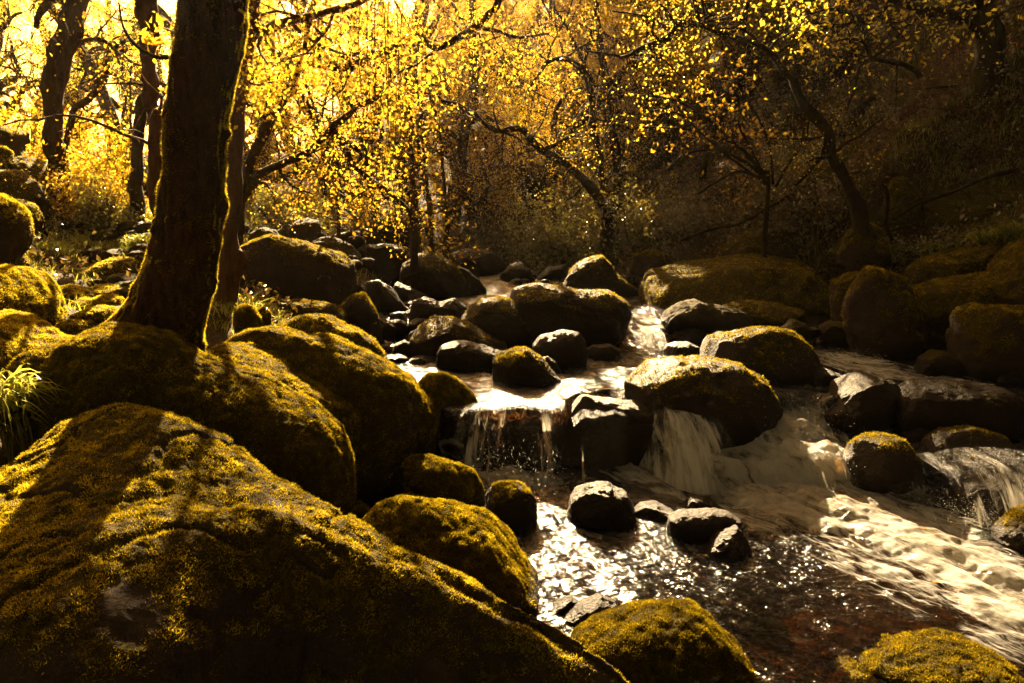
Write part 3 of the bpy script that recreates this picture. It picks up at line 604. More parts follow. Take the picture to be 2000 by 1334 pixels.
for (bx, by, bz, rr, hh) in ((1575, 850, .15, .17, .06), (1550, 895, .1, .13, .05), (1490, 905, .05, .10, .05), (1620, 925, .03, .12, .05), (1470, 850, .15, .12, .04), (1340, 890, .05, .10, .05), (1700, 985, 0, .16, .04), (1440, 880, .05, .16, .05), (1390, 850, .15, .12, .05)):
    g = G(bx, by, bz); dz += hh * np.exp(-((x - g[0]) ** 2 + (y - g[1]) ** 2) / rr ** 2)
steep = np.abs(level(x, y - .03) - level(x, y + .03))
V[:, 2] += dz * (1 - .6 * ss(steep, .01, .06))
rip = (.55 + .45 * ss(fbm(V * 1.3, 2, 70), -.4, .5)) * (.45 + .55 * ss(y, 2.7, 3.5))
mesh('stream_water', V, grid_faces(nx, ny)[:, ::-1], M_WATER, attrs={'foam': np.clip(foam + .25 * ss(steep, .01, .05), 0, 1), 'rip': rip}, kind='structure')

def fall(label, x0, x1, Yl, z0, z1, reach, dens, seed, back=.10, skew=0., arch=0.):
    nu, nv = max(40, int((x1 - x0) / .004)), 70
    u = np.linspace(0, 1, nu)[:, None]; v = np.linspace(0, 1, nv)[None, :]
    xx = x0 + (x1 - x0) * u + 0 * v
    wob = fbm(np.stack([xx * 6, 0 * xx, 0 * xx], -1).reshape(-1, 3), 3, seed).reshape(xx.shape) * .05
    tau = np.clip((v - .22) / .78, 0, 1)
    Yl = Yl + (lipx(xx) - LIP if xx.min() < 1.3 and Yl < 5 else 0)
    yy_ = Yl + wob + back * (1 - ss(v, 0, .22)) - reach * tau * (1 + .8 * wob / .05 * .2)
    zz = z0 + .004 - (z0 - z1) * tau ** 1.7 + arch * np.sin(u * math.pi) - .0 * v
    st = fbm(np.stack([xx * 28, v * 1.3 + 0 * xx, 0 * xx], -1).reshape(-1, 3), 4, seed + 1).reshape(xx.shape)
    yy_ = yy_ - st * .03 * tau; xx = xx + skew * tau * (u - .4) + .012 * st * tau; zz = zz + st * .012
    V = np.stack([xx, yy_, zz], -1).reshape(-1, 3)
    de = (dens(u + 0 * v, v + 0 * u) if callable(dens) else dens) + 0 * u * v
    edge = ss(u + .04 * np.sin(v * 9), 0, .16) * (1 - ss(u + .05 * np.sin(v * 7 + 1), .76, .98))
    fu = (x0 + (x1 - x0) * u + 0 * v).ravel(); fv = (v * (z0 - z1 + reach) + 0 * u).ravel()
    return mesh('waterfall', V, grid_faces(nu, nv), M_FALL, attrs={'fu': fu, 'fv': fv, 'dens': (de * edge - .6 * (1 - edge)).ravel()}, label=label, cat='waterfall', group='waterfalls between the boulders')
fall('wide thin waterfall falling over the red brown ledge in separate strands', -.32, .34, 4.84, .385, 0, .34, lambda u, v: -.25 + .75 * np.exp(-((u - .12) / .13) ** 2) + .5 * np.exp(-((u - .42) / .06) ** 2) + .62 * np.exp(-((u - .78) / .14) ** 2) + .2 * v - .25 * (v < .2), 301, skew=.08)
fall('few faint threads of water down the dark face of the hump boulder', .36, .70, 4.30, .36, 0, .10, lambda u, v: -.42 + .5 * np.exp(-((u - .2) / .12) ** 2) + .1 * v, 306, back=.2)
fall('thick white cascade pouring off the right end of the waterfall ledge', .68, 1.22, 4.84, .38, .0, .42, lambda u, v: .32 + .4 * u + .25 * v, 311, skew=.30, back=.2)
fall('narrow white rivulet between the split wet boulder and the domed one', 2.12, 2.36, 4.46, .19, -.01, .22, lambda u, v: .1 + .2 * v, 321)
fall('thin sheet of water sliding down the left side of the split wet boulder', 1.74, 1.98, 4.50, .2, 0, .26, lambda u, v: -.05 + .3 * v, 331, back=.2)
fall('broad cascade over the rounded rock at the right edge', 2.36, 3.2, 4.14, .20, -.01, .26, lambda u, v: .18 + .25 * v, 341, back=.3, arch=.05)
fall('small chute of water left of the pointed brown boulder', 1.80, 2.02, 5.10, .38, .17, .20, lambda u, v: -.05 + .2 * v, 351)
fall('short white chute beside the end of the very long dark boulder', 1.06, 1.34, 7.0, .50, .40, .35, lambda u, v: .35, 361, back=.4)

# spray below the wide waterfall
rng = np.random.default_rng(5)
U8, T8 = ico(1); vs_, fs_, k = [], [], 0
for i in range(330):
    a = rng.random(); an = rng.normal(0, .75); rr = .03 + .26 * rng.random() ** 1.3; c0 = np.array([.0 + .10 * rng.normal() + rr * math.sin(an) * 1.5, 4.40 + .10 * rng.normal(), .03 + rr * max(math.cos(an), 0) * .85])
    out = np.array([math.sin(an) + rng.normal(0, .25), -.2, (.9 if rng.random() < .6 else -.9) * math.cos(an)]); out /= np.linalg.norm(out)
    r = .0007 + .0013 * rng.random() ** 2; ln = 1.5 + 6 * rng.random()
    v = U8 * r; v = v + out * ((v @ out) * (ln - 1))[:, None] + c0
    vs_.append(v); fs_.append(T8 + k); k += len(v)
U4 = np.array([[1, 0, 0], [-1, 0, 0], [0, 1, 0], [0, -1, 0], [0, 0, 1], [0, 0, -1.]]); T4_ = np.array([[0, 2, 4], [2, 1, 4], [1, 3, 4], [3, 0, 4], [2, 0, 5], [1, 2, 5], [3, 1, 5], [0, 3, 5]])
for (sx, sy, sz_, rx, rz, n_) in ((1560, 870, .12, .17, .10, 2600), (1500, 915, .06, .14, .06, 1500), (1360, 900, .05, .12, .07, 1600), (1640, 930, .04, .11, .08, 1300), (1690, 712, .44, .12, .05, 700), (1430, 865, .12, .12, .07, 1000), (980, 940, .02, .16, .05, 1100), (1900, 1010, .02, .18, .05, 900), (1262, 635, .46, .08, .06, 500)):
    g0 = G(sx, sy, sz_)
    for i in range(n_):
        h_ = abs(rng.normal(0, rz)); c0 = g0 + np.array([rng.normal(0, rx * (1 - .3 * min(h_ / rz, 1))), rng.normal(0, rx * .8), h_ - .02])
        vs_.append(U4 * (.0010 + .0030 * rng.random() ** 3) + c0); fs_.append(T4_ + k); k += 6
md, N, L, out_ = mat('water droplets'); b = N('BsdfDiffuse'); b.inputs[0].default_value = (.9, .9, .85, 1); t_ = N('BsdfTranslucent'); t_.inputs[0].default_value = (.9, .88, .8, 1)
a_ = N('MixShader'); L(b.outputs[0], a_.inputs[1]); L(t_.outputs[0], a_.inputs[2]); g_ = N('BsdfGlossy'); g_.inputs['Roughness'].default_value = .25
b_ = N('MixShader'); b_.inputs[0].default_value = .4; L(a_.outputs[0], b_.inputs[1]); L(g_.outputs[0], b_.inputs[2]); L(b_.outputs[0], out_.inputs[0])
mesh('water_spray', np.concatenate(vs_), np.concatenate(fs_), md, kind='stuff')
# ------------------------------------------------------------------ trees and plants
def lit_reject(p, rng, strength=1.):
    """keep a gap in the canopy where the sun comes down on the stream"""
    t = (p[:, 2] - .4) / SUN[2]; q = p - SUN * t[:, None]
    inside = (q[:, 1] < 10.5) & (q[:, 1] > -3) & (q[:, 0] > -8) & (q[:, 0] < 4.6 - .10 * q[:, 1]) & (p[:, 2] > 1.7 + .25 * p[:, 1])
    mid = (q[:, 1] < 9) & (q[:, 1] > 4) & (q[:, 0] > -1.6) & (q[:, 0] < 2.4) & (p[:, 1] > 9.5)
    r = rng.random(len(p))
    lft = (q[:, 1] < 10) & (q[:, 0] < -1.6) & (q[:, 0] > -7) & (p[:, 1] > 9.5)
    return ~((inside & (r < .985)) | (mid & (r < .8)) | (lft & (r < .95)))
def leaves(parent, cen, size, seed, m=None, tint=.55, spread=.2, name='crown', droop=.3, reject=True, kind=None, aspect=.62):
    rng = np.random.default_rng(seed); cen = np.asarray(cen)
    if reject: cen = cen[lit_reject(cen, rng)]
    n = len(cen)
    if n == 0: return
    a = rng.normal(0, 1, (n, 3)); a[:, 2] -= droop; a /= np.linalg.norm(a, axis=1, keepdims=True)
    b = np.cross(a, rng.normal(0, 1, (n, 3))); b /= np.linalg.norm(b, axis=1, keepdims=True)
    nn = np.cross(a, b)
    s = (size * (.55 + .8 * rng.random(n)))[:, None]
    w = s * aspect * .5
    V = np.stack([cen, cen + a * s * .5 + b * w + nn * s * .12, cen + a * s, cen + a * s * .5 - b * w + nn * s * .12], 1).reshape(-1, 3)
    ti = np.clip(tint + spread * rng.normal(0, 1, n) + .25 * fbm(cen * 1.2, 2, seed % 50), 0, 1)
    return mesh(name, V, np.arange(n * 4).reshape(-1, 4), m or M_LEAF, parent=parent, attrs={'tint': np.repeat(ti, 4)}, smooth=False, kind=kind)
class Wood:
    def __init__(s): s.V = []; s.F = []; s.k = 0
    def tube(s, p, r, seg=None, rough=.0, seed=0, flat=1.):
        p = np.asarray(p, float); n = len(p); r = np.asarray(r, float)
        seg = seg or int(np.clip(4 + r.max() * 90, 4, 18))
        t = np.gradient(p, axis=0); t /= np.linalg.norm(t, axis=1, keepdims=True) + 1e-9
        up = np.array([.13, .21, .97]) if abs(t[0, 2]) < .8 else np.array([.97, .1, .2])
        u = np.cross(t, up); u /= np.linalg.norm(u, axis=1, keepdims=True) + 1e-9; v = np.cross(t, u)
        a = np.linspace(0, 2 * math.pi, seg, endpoint=False)
        V = p[:, None, :] + (u[:, None, :] * np.cos(a)[None, :, None] + v[:, None, :] * np.sin(a)[None, :, None] * flat) * r[:, None, None]
        V = V.reshape(-1, 3)
        if rough:
            c = np.repeat(p, seg, 0); d = V - c; R = np.repeat(r, seg)
            q = V * np.array([1, 1, .35]) / max(r.max(), .02) * 1.3
            V = c + d * (1 + rough * (fbm(q, 3, seed) + .7 * fbm(V / max(r.max(), .02) * .8, 2, seed + 3)))[:, None]
        s.V.append(V); s.F.append(grid_faces(n, seg, True)[:, ::-1] + s.k); s.k += len(V)
    def build(s, m, parent, name='trunk', thin=None):
        if thin is not None:      # leave out twigs that would stand in the sun's way to the stream
            V, Fc, k = [], [], 0; k0 = 0
            for i, (v, f) in enumerate(zip(s.V, s.F)):
                c = v.mean(0)[None]; big = np.linalg.norm(v.max(0) - v.min(0)) > 99
                if i == 0 or lit_reject(c, thin)[0]: V.append(v); Fc.append(f - k0 + k); k += len(v)
                k0 += len(v)
            s.V, s.F = V, Fc
        return mesh(name, np.concatenate(s.V), np.concatenate(s.F), m, parent=parent)
def grow(wd, p, d, L, r, depth, rng, tips, gn=.45, up=.05, kids=4, taper=.35):
    n = max(4, int(L / .13)) if depth > 0 else 4
    st = L / n; q = [np.array(p, float)]; d = np.array(d, float) / np.linalg.norm(d)
    for i in range(n):
        d = d + rng.normal(0, gn, 3) * min(1, st / .2) ** .5 * .7 + np.array([0, 0, up]) * st * 3; d /= np.linalg.norm(d)
        q.append(q[-1] + d * st)
    q = np.array(q); rr = r * np.linspace(1, taper, len(q))
    if r > .0025: wd.tube(q, rr, seg=None if r > .03 else (5 if r > .012 else 3))
    if depth == 0: tips.append(q[1:]); return
    for k in range(kids):
        t = .25 + .75 * (k + rng.random()) / kids; j = min(len(q) - 2, int(t * (len(q) - 1)))
        dd = (q[j + 1] - q[j]) / st; nd = dd * .55 + rng.normal(0, .62, 3); nd[2] += up * 2
        grow(wd, q[j], nd, L * (.42 + .25 * rng.random()), max(rr[j] * .55, .003), depth - 1, rng, tips, gn, up, kids, taper)
def around(tips, m, sp, rng):
    t = np.concatenate(tips); return np.repeat(t, m, 0) + rng.normal(0, sp, (len(t) * m, 3))
def smooth_path(q, n):
    return crom(np.array(q, float), n, 0)
TS = [1000]
def tree_px(label, limbs, Y, name='oak_tree', cat='tree', bark=None, sprout=(), leaf=.034, per=12, sp=.12, tint=.5, group=None, lm=None, rough=.28, grounded=True, reject=True, tdepth=1):
    """limbs: 'x,y,w[,Y] ...' strings; sprout: (limb index, count, length, downward bias)"""
    TS[0] += 1; sd = TS[0]; rng = np.random.default_rng(sd); wd = Wood(); tips = []; paths = []
    base = None
    for li, s in enumerate(limbs):
        a = [tuple(float(v) for v in t.split(',')) for t in s.split()]
        q = []
        for t in a:
            yy_ = t[3] if len(t) > 3 else Y
            q.append([*P(t[0], t[1], yy_), t[2] / 2 / F * yy_])
        if li == 0 and grounded:
            g = float(terr(q[0][0], q[0][1]))
            if q[0][2] > g - .1: q.insert(0, [q[0][0], q[0][1], g - .15, q[0][3] * 1.25])
        q = smooth_path(q, max(8, 7 * len(q)))
        jit = fbm(q[:, :3] * 3.5, 2, sd + li)[:, None] * np.array([[1, .6, .5]]) * np.minimum(q[:, 3:4] * 1.2, .05)
        q[:, :3] += jit
        q[:, 3] *= 1 + .22 * fbm(q[:, :3] * 6, 2, sd + 50 + li)
        wd.tube(q[:, :3], q[:, 3], rough=rough, seed=sd + li, seg=int(np.clip(8 + q[:, 3].max() * 160, 8, 40)))
        paths.append(q)
        if base is None: base = q[0, :3]
    for (li, cnt, L, dn) in sprout:
        q = paths[li]
        for k in range(cnt):
            j = int(rng.integers(len(q) // 5, len(q) - 1))
            d = rng.normal(0, 1, 3); d[2] = d[2] * .6 - dn; d[1] *= .8
            grow(wd, q[j, :3], d, L * (.5 + .8 * rng.random()), min(q[j, 3] * .5, .012 + L * .006), tdepth, rng, tips, .5, .02 - dn * .1, 4)
    root = empty(name, base, label=label, cat=cat, group=group)
    wd.build(bark or M_BARK, root)
    if tips and per: leaves(root, around(tips, per, sp, rng), leaf, sd, m=lm, tint=tint, reject=reject)
    return root

# --- the great leaning trunk
def great_trunk():
    Yt = 4.2
    e = [(-520, 385, 500), (-300, 374, 500), (-60, 353, 492), (0, 349, 487), (100, 334, 473), (200, 322, 455), (300, 315, 443), (400, 305, 441), (450, 299, 436), (500, 287, 428), (545, 268, 420), (585, 246, 413), (620, 214, 406), (650, 182, 402), (700, 150, 400), (760, 130, 398)]
    z = []; ring = []
    for (py, l, r) in e:
        a, b = P(l, py, Yt), P(r, py, Yt); ring.append([(a[0] + b[0]) / 2, a[2], (b[0] - a[0]) / 2])
    R = smooth_path(ring, 420); seg = 150
    a = np.linspace(0, 2 * math.pi, seg, endpoint=False)
    hw = R[:, 2]; dep = np.minimum(hw, .19 + .35 * np.clip(hw - .19, 0, 1))
    flare = np.clip(hw / .2 - 1, 0, 3)
    X = R[:, 0][:, None] + hw[:, None] * np.cos(a)[None]
    Yy = Yt + .0 + dep[:, None] * np.sin(a)[None]
    Z = np.repeat(R[:, 1][:, None], seg, 1)
    V = np.stack([X, Yy, Z], -1).reshape(-1, 3); c = np.stack([np.repeat(R[:, 0], seg), np.full(len(V), Yt), V[:, 2]], 1)
    q = V * np.array([1, 1, .25])
    d = V - c; d /= np.linalg.norm(d, axis=1, keepdims=True)
    h = -.018 + fbm(q * 20, 4, 6) * .022 + fbm(V * 5, 3, 7) * .020 + fbm(V * 60, 3, 8) * .005 + np.clip(fbm(V * 9, 2, 12) - .35, 0, 1) * .06
    V = V + d * h[:, None]
    root = empty('oak_tree', (-1.55, Yt, .9), label='great dark leaning trunk with a bright rim down its right side', cat='tree')
    me = mesh('trunk', V, grid_faces(420, seg, True)[:, ::-1], M_BARKT, parent=root)
    T = tri(grid_faces(420, seg, True)[:, ::-1]); N0 = normals(V, T)
    if (N0 * d).sum() < 0: N0 = -N0
    ed = ss(fbm(V * 4, 3, 41), -.35, .35) * (V[:, 2] < 3.3)
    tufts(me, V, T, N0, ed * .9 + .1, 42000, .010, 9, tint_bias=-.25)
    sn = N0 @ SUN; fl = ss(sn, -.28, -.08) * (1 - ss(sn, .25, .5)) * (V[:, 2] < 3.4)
    tufts(me, V, T, N0, fl * (.35 + .65 * ss(fbm(V * 7, 3, 43), -.4, .3)), 60000, .011, 10, tint_bias=.45, name='rim_light_moss', width=.3)  # brighter moss set by sun angle, painting the trunk's rim light
    rng = np.random.default_rng(3); wd = Wood(); tips = []
    for k in range(7):
        z0 = 3.4 + .35 * k
        d = np.array([rng.normal(0, 1), rng.normal(.3, .6), .6]); grow(wd, (-1.48, Yt, z0), d, 2.2, .06, 2, rng, tips, .4, .1, 4)
    q = [P(344, 112, Yt), P(300, 110, Yt - .1), P(262, 85, Yt - .15), P(240, 50, Yt - .2), P(232, 5, Yt - .3)]
    wd.build(M_BARK, root, 'limbs')
    w2 = Wood(); w2.tube(smooth_path(q, 30), np.linspace(.012, .004, 30), seg=6); w2.build(M_BARK, root, 'branch')
    pts_ = around(tips, 3, .1, rng); pts_ = pts_[rng.random(len(pts_)) < .5]
    leaves(root, np.concatenate([pts_, P(296, 76, 4.1) + rng.normal(0, .035, (26, 3))]), .06, 11)
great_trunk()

GW = 'twisted trees along the stream'
tree_px('leaning bare trunk at the far left against the golden glow', ['108,330,40 108,300,35 105,245,37 107,192,37 115,122,36 130,52,38 147,0,40 170,-90,40 190,-250,36', '150,-10,16 118,-12,14 92,12,13 78,35,11 72,55,7', '124,110,9 140,98,9 158,82,9 195,78,8 217,88,6 240,110,4'], 9, group=GW, sprout=((0, 5, 1.2, 0), (2, 6, .5, .2)), per=4, bark=M_BARKF)
tree_px('arching thin tree curving over to the right between the two left trunks', ['128,300,12 143,217,12 170,196,14 190,172,14 206,136,12 213,98,11 238,82,10 273,84,9 290,70,7 300,40,5', '206,136,7 230,150,5 246,190,4 240,230,3', '225,86,6 255,118,5 275,128,4 288,120,3'], 11, group=GW, sprout=((0, 10, .8, .2), (1, 5, .5, .2)), bark=M_BARKF, per=4)
tree_px('reddish upright trunk just left of the great leaning trunk', ['303,400,24 303,380,24 301,300,31 299,210,28 298,140,26 297,70,28 291,0,36 288,-100,36 280,-300,30'], 7.2, group=GW, bark=M_BARKR, sprout=((0, 3, 1, 0),), per=3)
tree_px('mossy shaded trunk half hidden behind the reddish upright one', ['266,370,26 266,350,25 267,280,20 278,200,17 292,165,13 296,100,10', ], 8.4, group=GW, bark=M_BARK, sprout=((0, 3, .5, 0),), per=3)
tree_px('brown trunk with a mossy burr standing right behind the great leaning trunk', ['446,690,80 440,665,74 437,620,58 441,560,46 448,500,42 452,455,34 455,350,36 459,280,36 466,210,34 470,140,34 478,70,32 490,0,28 505,-120,26', '478,80,18 492,68,18 518,60,17 560,42,16 612,31,14 665,16,12 700,5,10 760,-30,8', '455,480,14 462,492,24 468,508,28 462,525,22 452,535,10', '468,150,6 500,165,5 540,160,4 575,168,3'], 6.2, group=GW, bark=M_BARKR, sprout=((1, 9, .7, .35), (3, 4, .3, .2)), leaf=.036)
tree_px('forked tree with one straight limb and one low arching limb over the rocks', ['469,470,24 469,452,22 469,410,23 472,385,24 483,336,22 507,280,20 532,228,18 560,182,17 578,150,14 592,110,10 602,60,8 640,-60,9 760,-150,12 900,-160,14 985,-90,13 976,0,12 951,31,13 923,56,13 888,77,12 853,94,12 835,80,9 818,60,6',
         '470,410,16 490,370,16 514,338,16 546,322,15 595,301,14 623,276,14 651,245,13 676,228,12 702,206,12 737,189,12 755,157,9 760,130,6', '926,54,7 950,58,8 972,61,8 1014,73,6 1070,66,4', '590,120,8 620,126,11 648,130,14 690,128,14 720,112,12 765,93,9 800,60,5', '630,127,6 660,116,7 685,107,7 727,101,6 790,110,3'], 7.5, group=GW,
        sprout=((0, 14, .7, .1), (1, 8, .5, 0), (2, 5, .5, .2), (3, 5, .6, .3)), leaf=.029)
tree_px('tree leaning left with a bare stub over the round woodland boulders', ['806,440,14 790,405,12 755,370,11 720,350,11 692,322,11 672,288,12 657,259,11 645,225,7', '692,322,7 705,303,9 682,281,11 660,262,11'], 9.0, group=GW, sprout=((0, 7, .5, .1),), leaf=.029)
tree_px('low arching tree that bends over the stream in an elbow at the centre', ['1185,410,22 1175,396,20 1140,350,17 1105,322,15 1063,297,14 1038,273,14 1028,255,13 1010,249,12 982,255,12 958,248,11 930,228,10 895,206,10 860,196,9 836,165,7 846,150,6 874,137,5 920,130,4', '1060,290,8 1080,285,7 1105,270,6 1125,262,5'], 11, group=GW, sprout=((0, 20, .8, .15), (1, 5, .5, 0)), leaf=.034)
tree_px('upright tree whose top hooks left behind the elbowed one', ['1200,410,18 1196,396,16 1175,350,15 1171,297,14 1157,245,14 1150,192,13 1140,150,13 1130,130,12 1105,116,10 1084,116,8 1066,124,7 1050,150,5'], 12, group=GW, sprout=((0, 14, .9, .1),), leaf=.036)
tree_px('straight slim tree beside the hooked one', ['1208,390,20 1206,378,18 1203,315,18 1192,245,18 1189,192,17 1182,140,14 1171,70,11 1160,0,9 1150,-100,7'], 13, group=GW, sprout=((0, 18, 1, .1),), leaf=.036)
tree_px('thick slanting trunk stump in the lit foliage behind the elbowed tree', ['1075,240,20 1070,224,20 1050,198,17 1035,175,14 1000,137,12 979,116,9 960,90,6', '1045,195,9 1055,212,12 1056,232,12'], 20, group=GW, sprout=((0, 12, 1.3, .1),), leaf=.034)
tree_px('curving dark trunk in the lit foliage left of the slanting one', ['1024,245,11 1021,235,11 1000,192,10 990,160,9 984,130,9 976,118,9 1000,112,7 1010,105,5'], 19, group=GW, sprout=((0, 10, 1.2, .1),), leaf=.034)
tree_px('short upright trunk right of the slanting one', ['1065,215,14 1065,196,14 1060,130,12 1056,80,9 1050,20,7'], 21, group=GW, sprout=((0, 10, 1.4, .1),), leaf=.034)
tree_px('dark snaking tree on the right bank whose top trails left across the stream', ['1690,470,40 1690,455,34 1671,385,25 1650,343,22 1629,308,22 1615,262,19 1590,227,18 1566,192,17 1545,154,15 1524,133,13 1510,112,12 1482,91,10 1422,70,11 1384,52,13 1340,46,13 1321,47,12 1312,65,10 1290,80,9 1252,95,9 1217,112,7 1200,108,5 1140,100,3', '1372,50,10 1365,30,10 1358,8,10 1350,-40,9', '1614,270,7 1606,300,8 1590,322,8 1568,345,8 1552,362,8', '1290,80,5 1275,62,5 1276,40,5 1250,30,4 1195,22,3'], 8.0, group=GW,
        sprout=((0, 17, .7, .2), (1, 4, .6, .3), (3, 4, .3, .1)), leaf=.025, tint=.7, per=5)
tree_px('broad black trunk in the upper right corner with drooping curly twigs', ['1950,330,80 1945,260,70 1930,150,56 1928,70,50 1912,0,48 1900,-120,46 1890,-300,40', '1915,60,22 1895,45,18 1850,30,17 1790,15,14 1740,0,11 1700,-15,8 1640,-30,6', '1740,-2,10 1715,30,9 1692,45,9 1665,32,7 1636,20,6 1604,20,5 1560,40,3', '1850,28,4 1808,30,4 1772,50,5 1740,85,5 1710,110,5', '1980,260,16 2000,180,18 2040,120,18 2100,60,16'], 9.5, group=GW,
        sprout=((2, 22, .8, .45), (1, 14, .8, .4)), leaf=.055, per=2, tint=.9)
tree_px('bare forked bough hanging in the dark above the fallen log', ['1800,150,14 1790,140,11 1765,128,9 1741,122,8 1702,112,8 1685,84,6 1650,77,4 1600,90,2', '1702,112,5 1680,130,5 1670,170,4 1655,215,3'], 9.2, name='tree_bough', cat='bough', sprout=((0, 6, .5, .2),), per=1, grounded=False)
tree_px('mossy fallen log leaning up the dark right hillside', ['1630,300,22 1650,255,20 1685,213,20 1737,170,18 1790,150,14'], 11.2, name='fallen_log', cat='log', rough=.4)
SH = ['1500,360,8 1489,336,7 1457,304,7 1405,252,6 1363,217,5 1300,192,4 1240,186,3', '1495,360,8 1482,336,7 1422,301,6 1370,294,5 1330,306,5 1300,332,4', '1500,362,7 1480,330,6 1447,287,5 1390,264,5 1335,252,4 1250,248,3', '1490,350,7 1457,336,6 1430,338,6 1400,354,6 1363,378,5',
      '1500,360,6 1470,300,5 1440,240,5 1415,190,4 1405,150,3', '1510,360,6 1505,300,5 1480,230,4 1440,180,3', '1515,365,6 1540,320,5 1560,290,4 1570,250,3', '1490,355,5 1440,320,5 1380,270,4 1330,225,4 1290,215,3']
tree_px('spreading bush of long bare stems fanning left over the dark right bank', SH, 9.0, name='shrub', cat='shrub', sprout=((0, 5, .6, .1), (2, 5, .6, .1), (4, 4, .5, 0)), per=3, leaf=.05, tint=.4)
for i, (lab, s, Y_) in enumerate([('thin pole like tree left of the hanging twigs', '660,440,7 657,380,6 653,287,5 650,200,4 655,100,3', 9.5), ('dark pole like tree right of the hanging twigs', '810,450,18 806,400,14 804,322,10 800,220,7 790,120,5', 10),
        ('slender tree with a slight lean right of the dark pole', '874,440,9 868,380,8 860,280,7 850,230,6 842,200,6 830,120,4', 11), ('thin sapling between the dark pole and the leaning slender tree', '844,470,8 838,400,7 828,308,6 820,230,5 815,150,3', 9.6),
        ('thin sapling under the low arching limb', '734,400,8 730,385,8 720,340,7 713,305,7 716,220,5 722,120,4', 12), ('thin curved sapling in the golden haze left of the great trunk', '257,330,5 257,260,5 254,165,4 258,120,3', 9.5)]):
    tree_px(lab, [s], Y_, name='sapling', group='saplings in the middle distance', sprout=((0, 14, .6, .1),), leaf=.055, per=4, bark=M_BARKF)

# --- hanging leafy twigs
def strand(label, x0, y0, x1, y1, Y_, nleaf, leaf, w, seed, tint=.7):
    rng = np.random.default_rng(seed); wd = Wood(); n = 16
    a = np.linspace(0, 1, n); q = np.array([P(x0 + (x1 - x0) * t + 5 * math.sin(t * 7 + seed) * t, y0 + (y1 - y0) * t, Y_ + .06 * math.sin(3 * t + seed)) for t in a])
    wd.tube(q, np.linspace(.0045, .002, n), seg=4)
    root = empty('hanging_twig', q[0], label=label, cat='twig', group='leafy twigs hanging over the stream')
    wd.build(M_BARKR, root, 'stem')
    t = rng.random(nleaf) ** .7; c = np.stack([np.interp(t, a, q[:, k]) for k in range(3)], 1) + rng.normal(0, 1, (nleaf, 3)) * np.array([w, w, .02])
    leaves(root, c, leaf, seed, tint=tint, name='foliage', droop=1.2, reject=False)
strand('long hanging twig ending in the densest clump of leaves by the round dark boulder', 745, -60, 775, 505, 6.4, 150, .028, .045, 1)
strand('leafy hanging twig whose tip reaches just above the densest clump', 790, -60, 762, 430, 6.6, 90, .028, .05, 2)
for k, (x0, x1, y1, n_) in enumerate([(700, 706, 250, 40), (716, 724, 330, 60), (735, 728, 290, 50), (760, 752, 380, 90), (772, 783, 300, 60), (640, 652, 150, 30), (668, 664, 190, 36), (610, 618, 120, 24)]):
    strand('thin sparse leafy twig hanging from the top of the photo in a curtain', x0, -60, x1, y1, 6.2 + .15 * k, int(n_ * .5), .028, .05, 20 + k)
strand('long bare twisting stem crossing the hanging twigs down to the right', 780, -20, 925, 268, 6.9, 26, .035, .06, 40)

# --- background woodland
def wood_tree(px_, Y_, h, rt, seed, label, group, nl, leaf, tint, lean=0., low=.22, bark=None, lm=None, name='woodland_tree', spread=1., cap=None):
    rng = np.random.default_rng(seed)
    x = (px_ - 1000) / F * Y_; z = float(terr(x, Y_)) - .1
    if cap is None: h = max(2.2, min(h, 2.2 + .27 * Y_ - z))
    wd = Wood(); tips = []
    n = 14; q = [np.array([x, Y_, z])]; d = np.array([lean + rng.normal(0, .12), rng.normal(0, .1), 1.])
    for i in range(n):
        d = d + rng.normal(0, .13, 3) * np.array([1, 1, .3]); d /= np.linalg.norm(d); q.append(q[-1] + d * h / n)
    q = smooth_path(q, 40); r = rt * np.linspace(1.15, .3, 40) ** .9; r[:3] *= 1.25
    wd.tube(q, r, rough=.25, seed=seed, seg=10)
    for k in range(11):
        j = int((low + (1 - low) * (k + rng.random()) / 11) * 38); a = rng.random() * 6.28
        dd = np.array([math.cos(a), math.sin(a), .25 + .3 * rng.random()])
        grow(wd, q[j], dd, h * .34 * (1.15 - j / 60) * spread, r[j] * .55, 2, rng, tips, .45, .05, 4)
    root = empty(name, (x, Y_, z), label=label, cat='tree', group=group)
    wd.build(bark or M_BARKF, root, thin=rng)
    t = np.concatenate(tips); m = max(1, int(nl / len(t)))
    c = np.repeat(t, m, 0) + rng.normal(0, h * .030, (len(t) * m, 3))
    top = 1.9 + .30 * c[:, 1] if cap is None else cap
    c = c[(c[:, 2] < top) | (rng.random(len(c)) < .25)]
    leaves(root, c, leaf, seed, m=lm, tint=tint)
rng0 = np.random.default_rng(42)
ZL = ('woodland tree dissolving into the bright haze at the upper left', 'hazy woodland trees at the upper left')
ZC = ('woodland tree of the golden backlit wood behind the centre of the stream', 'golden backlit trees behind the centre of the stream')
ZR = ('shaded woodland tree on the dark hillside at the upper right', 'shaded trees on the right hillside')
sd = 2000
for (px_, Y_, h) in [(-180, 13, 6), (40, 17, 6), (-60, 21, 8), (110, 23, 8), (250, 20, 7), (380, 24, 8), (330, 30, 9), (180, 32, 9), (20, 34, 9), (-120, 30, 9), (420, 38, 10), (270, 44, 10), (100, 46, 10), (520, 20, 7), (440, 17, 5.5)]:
    sd += 1; wood_tree(px_, Y_, h, .11 + .004 * Y_, sd, *ZL, 9000 if Y_ < 25 else 2400, .019 + .0013 * Y_, .92, lean=rng0.normal(0, .2))  # raised leaf tint stands in for the glow at upper left
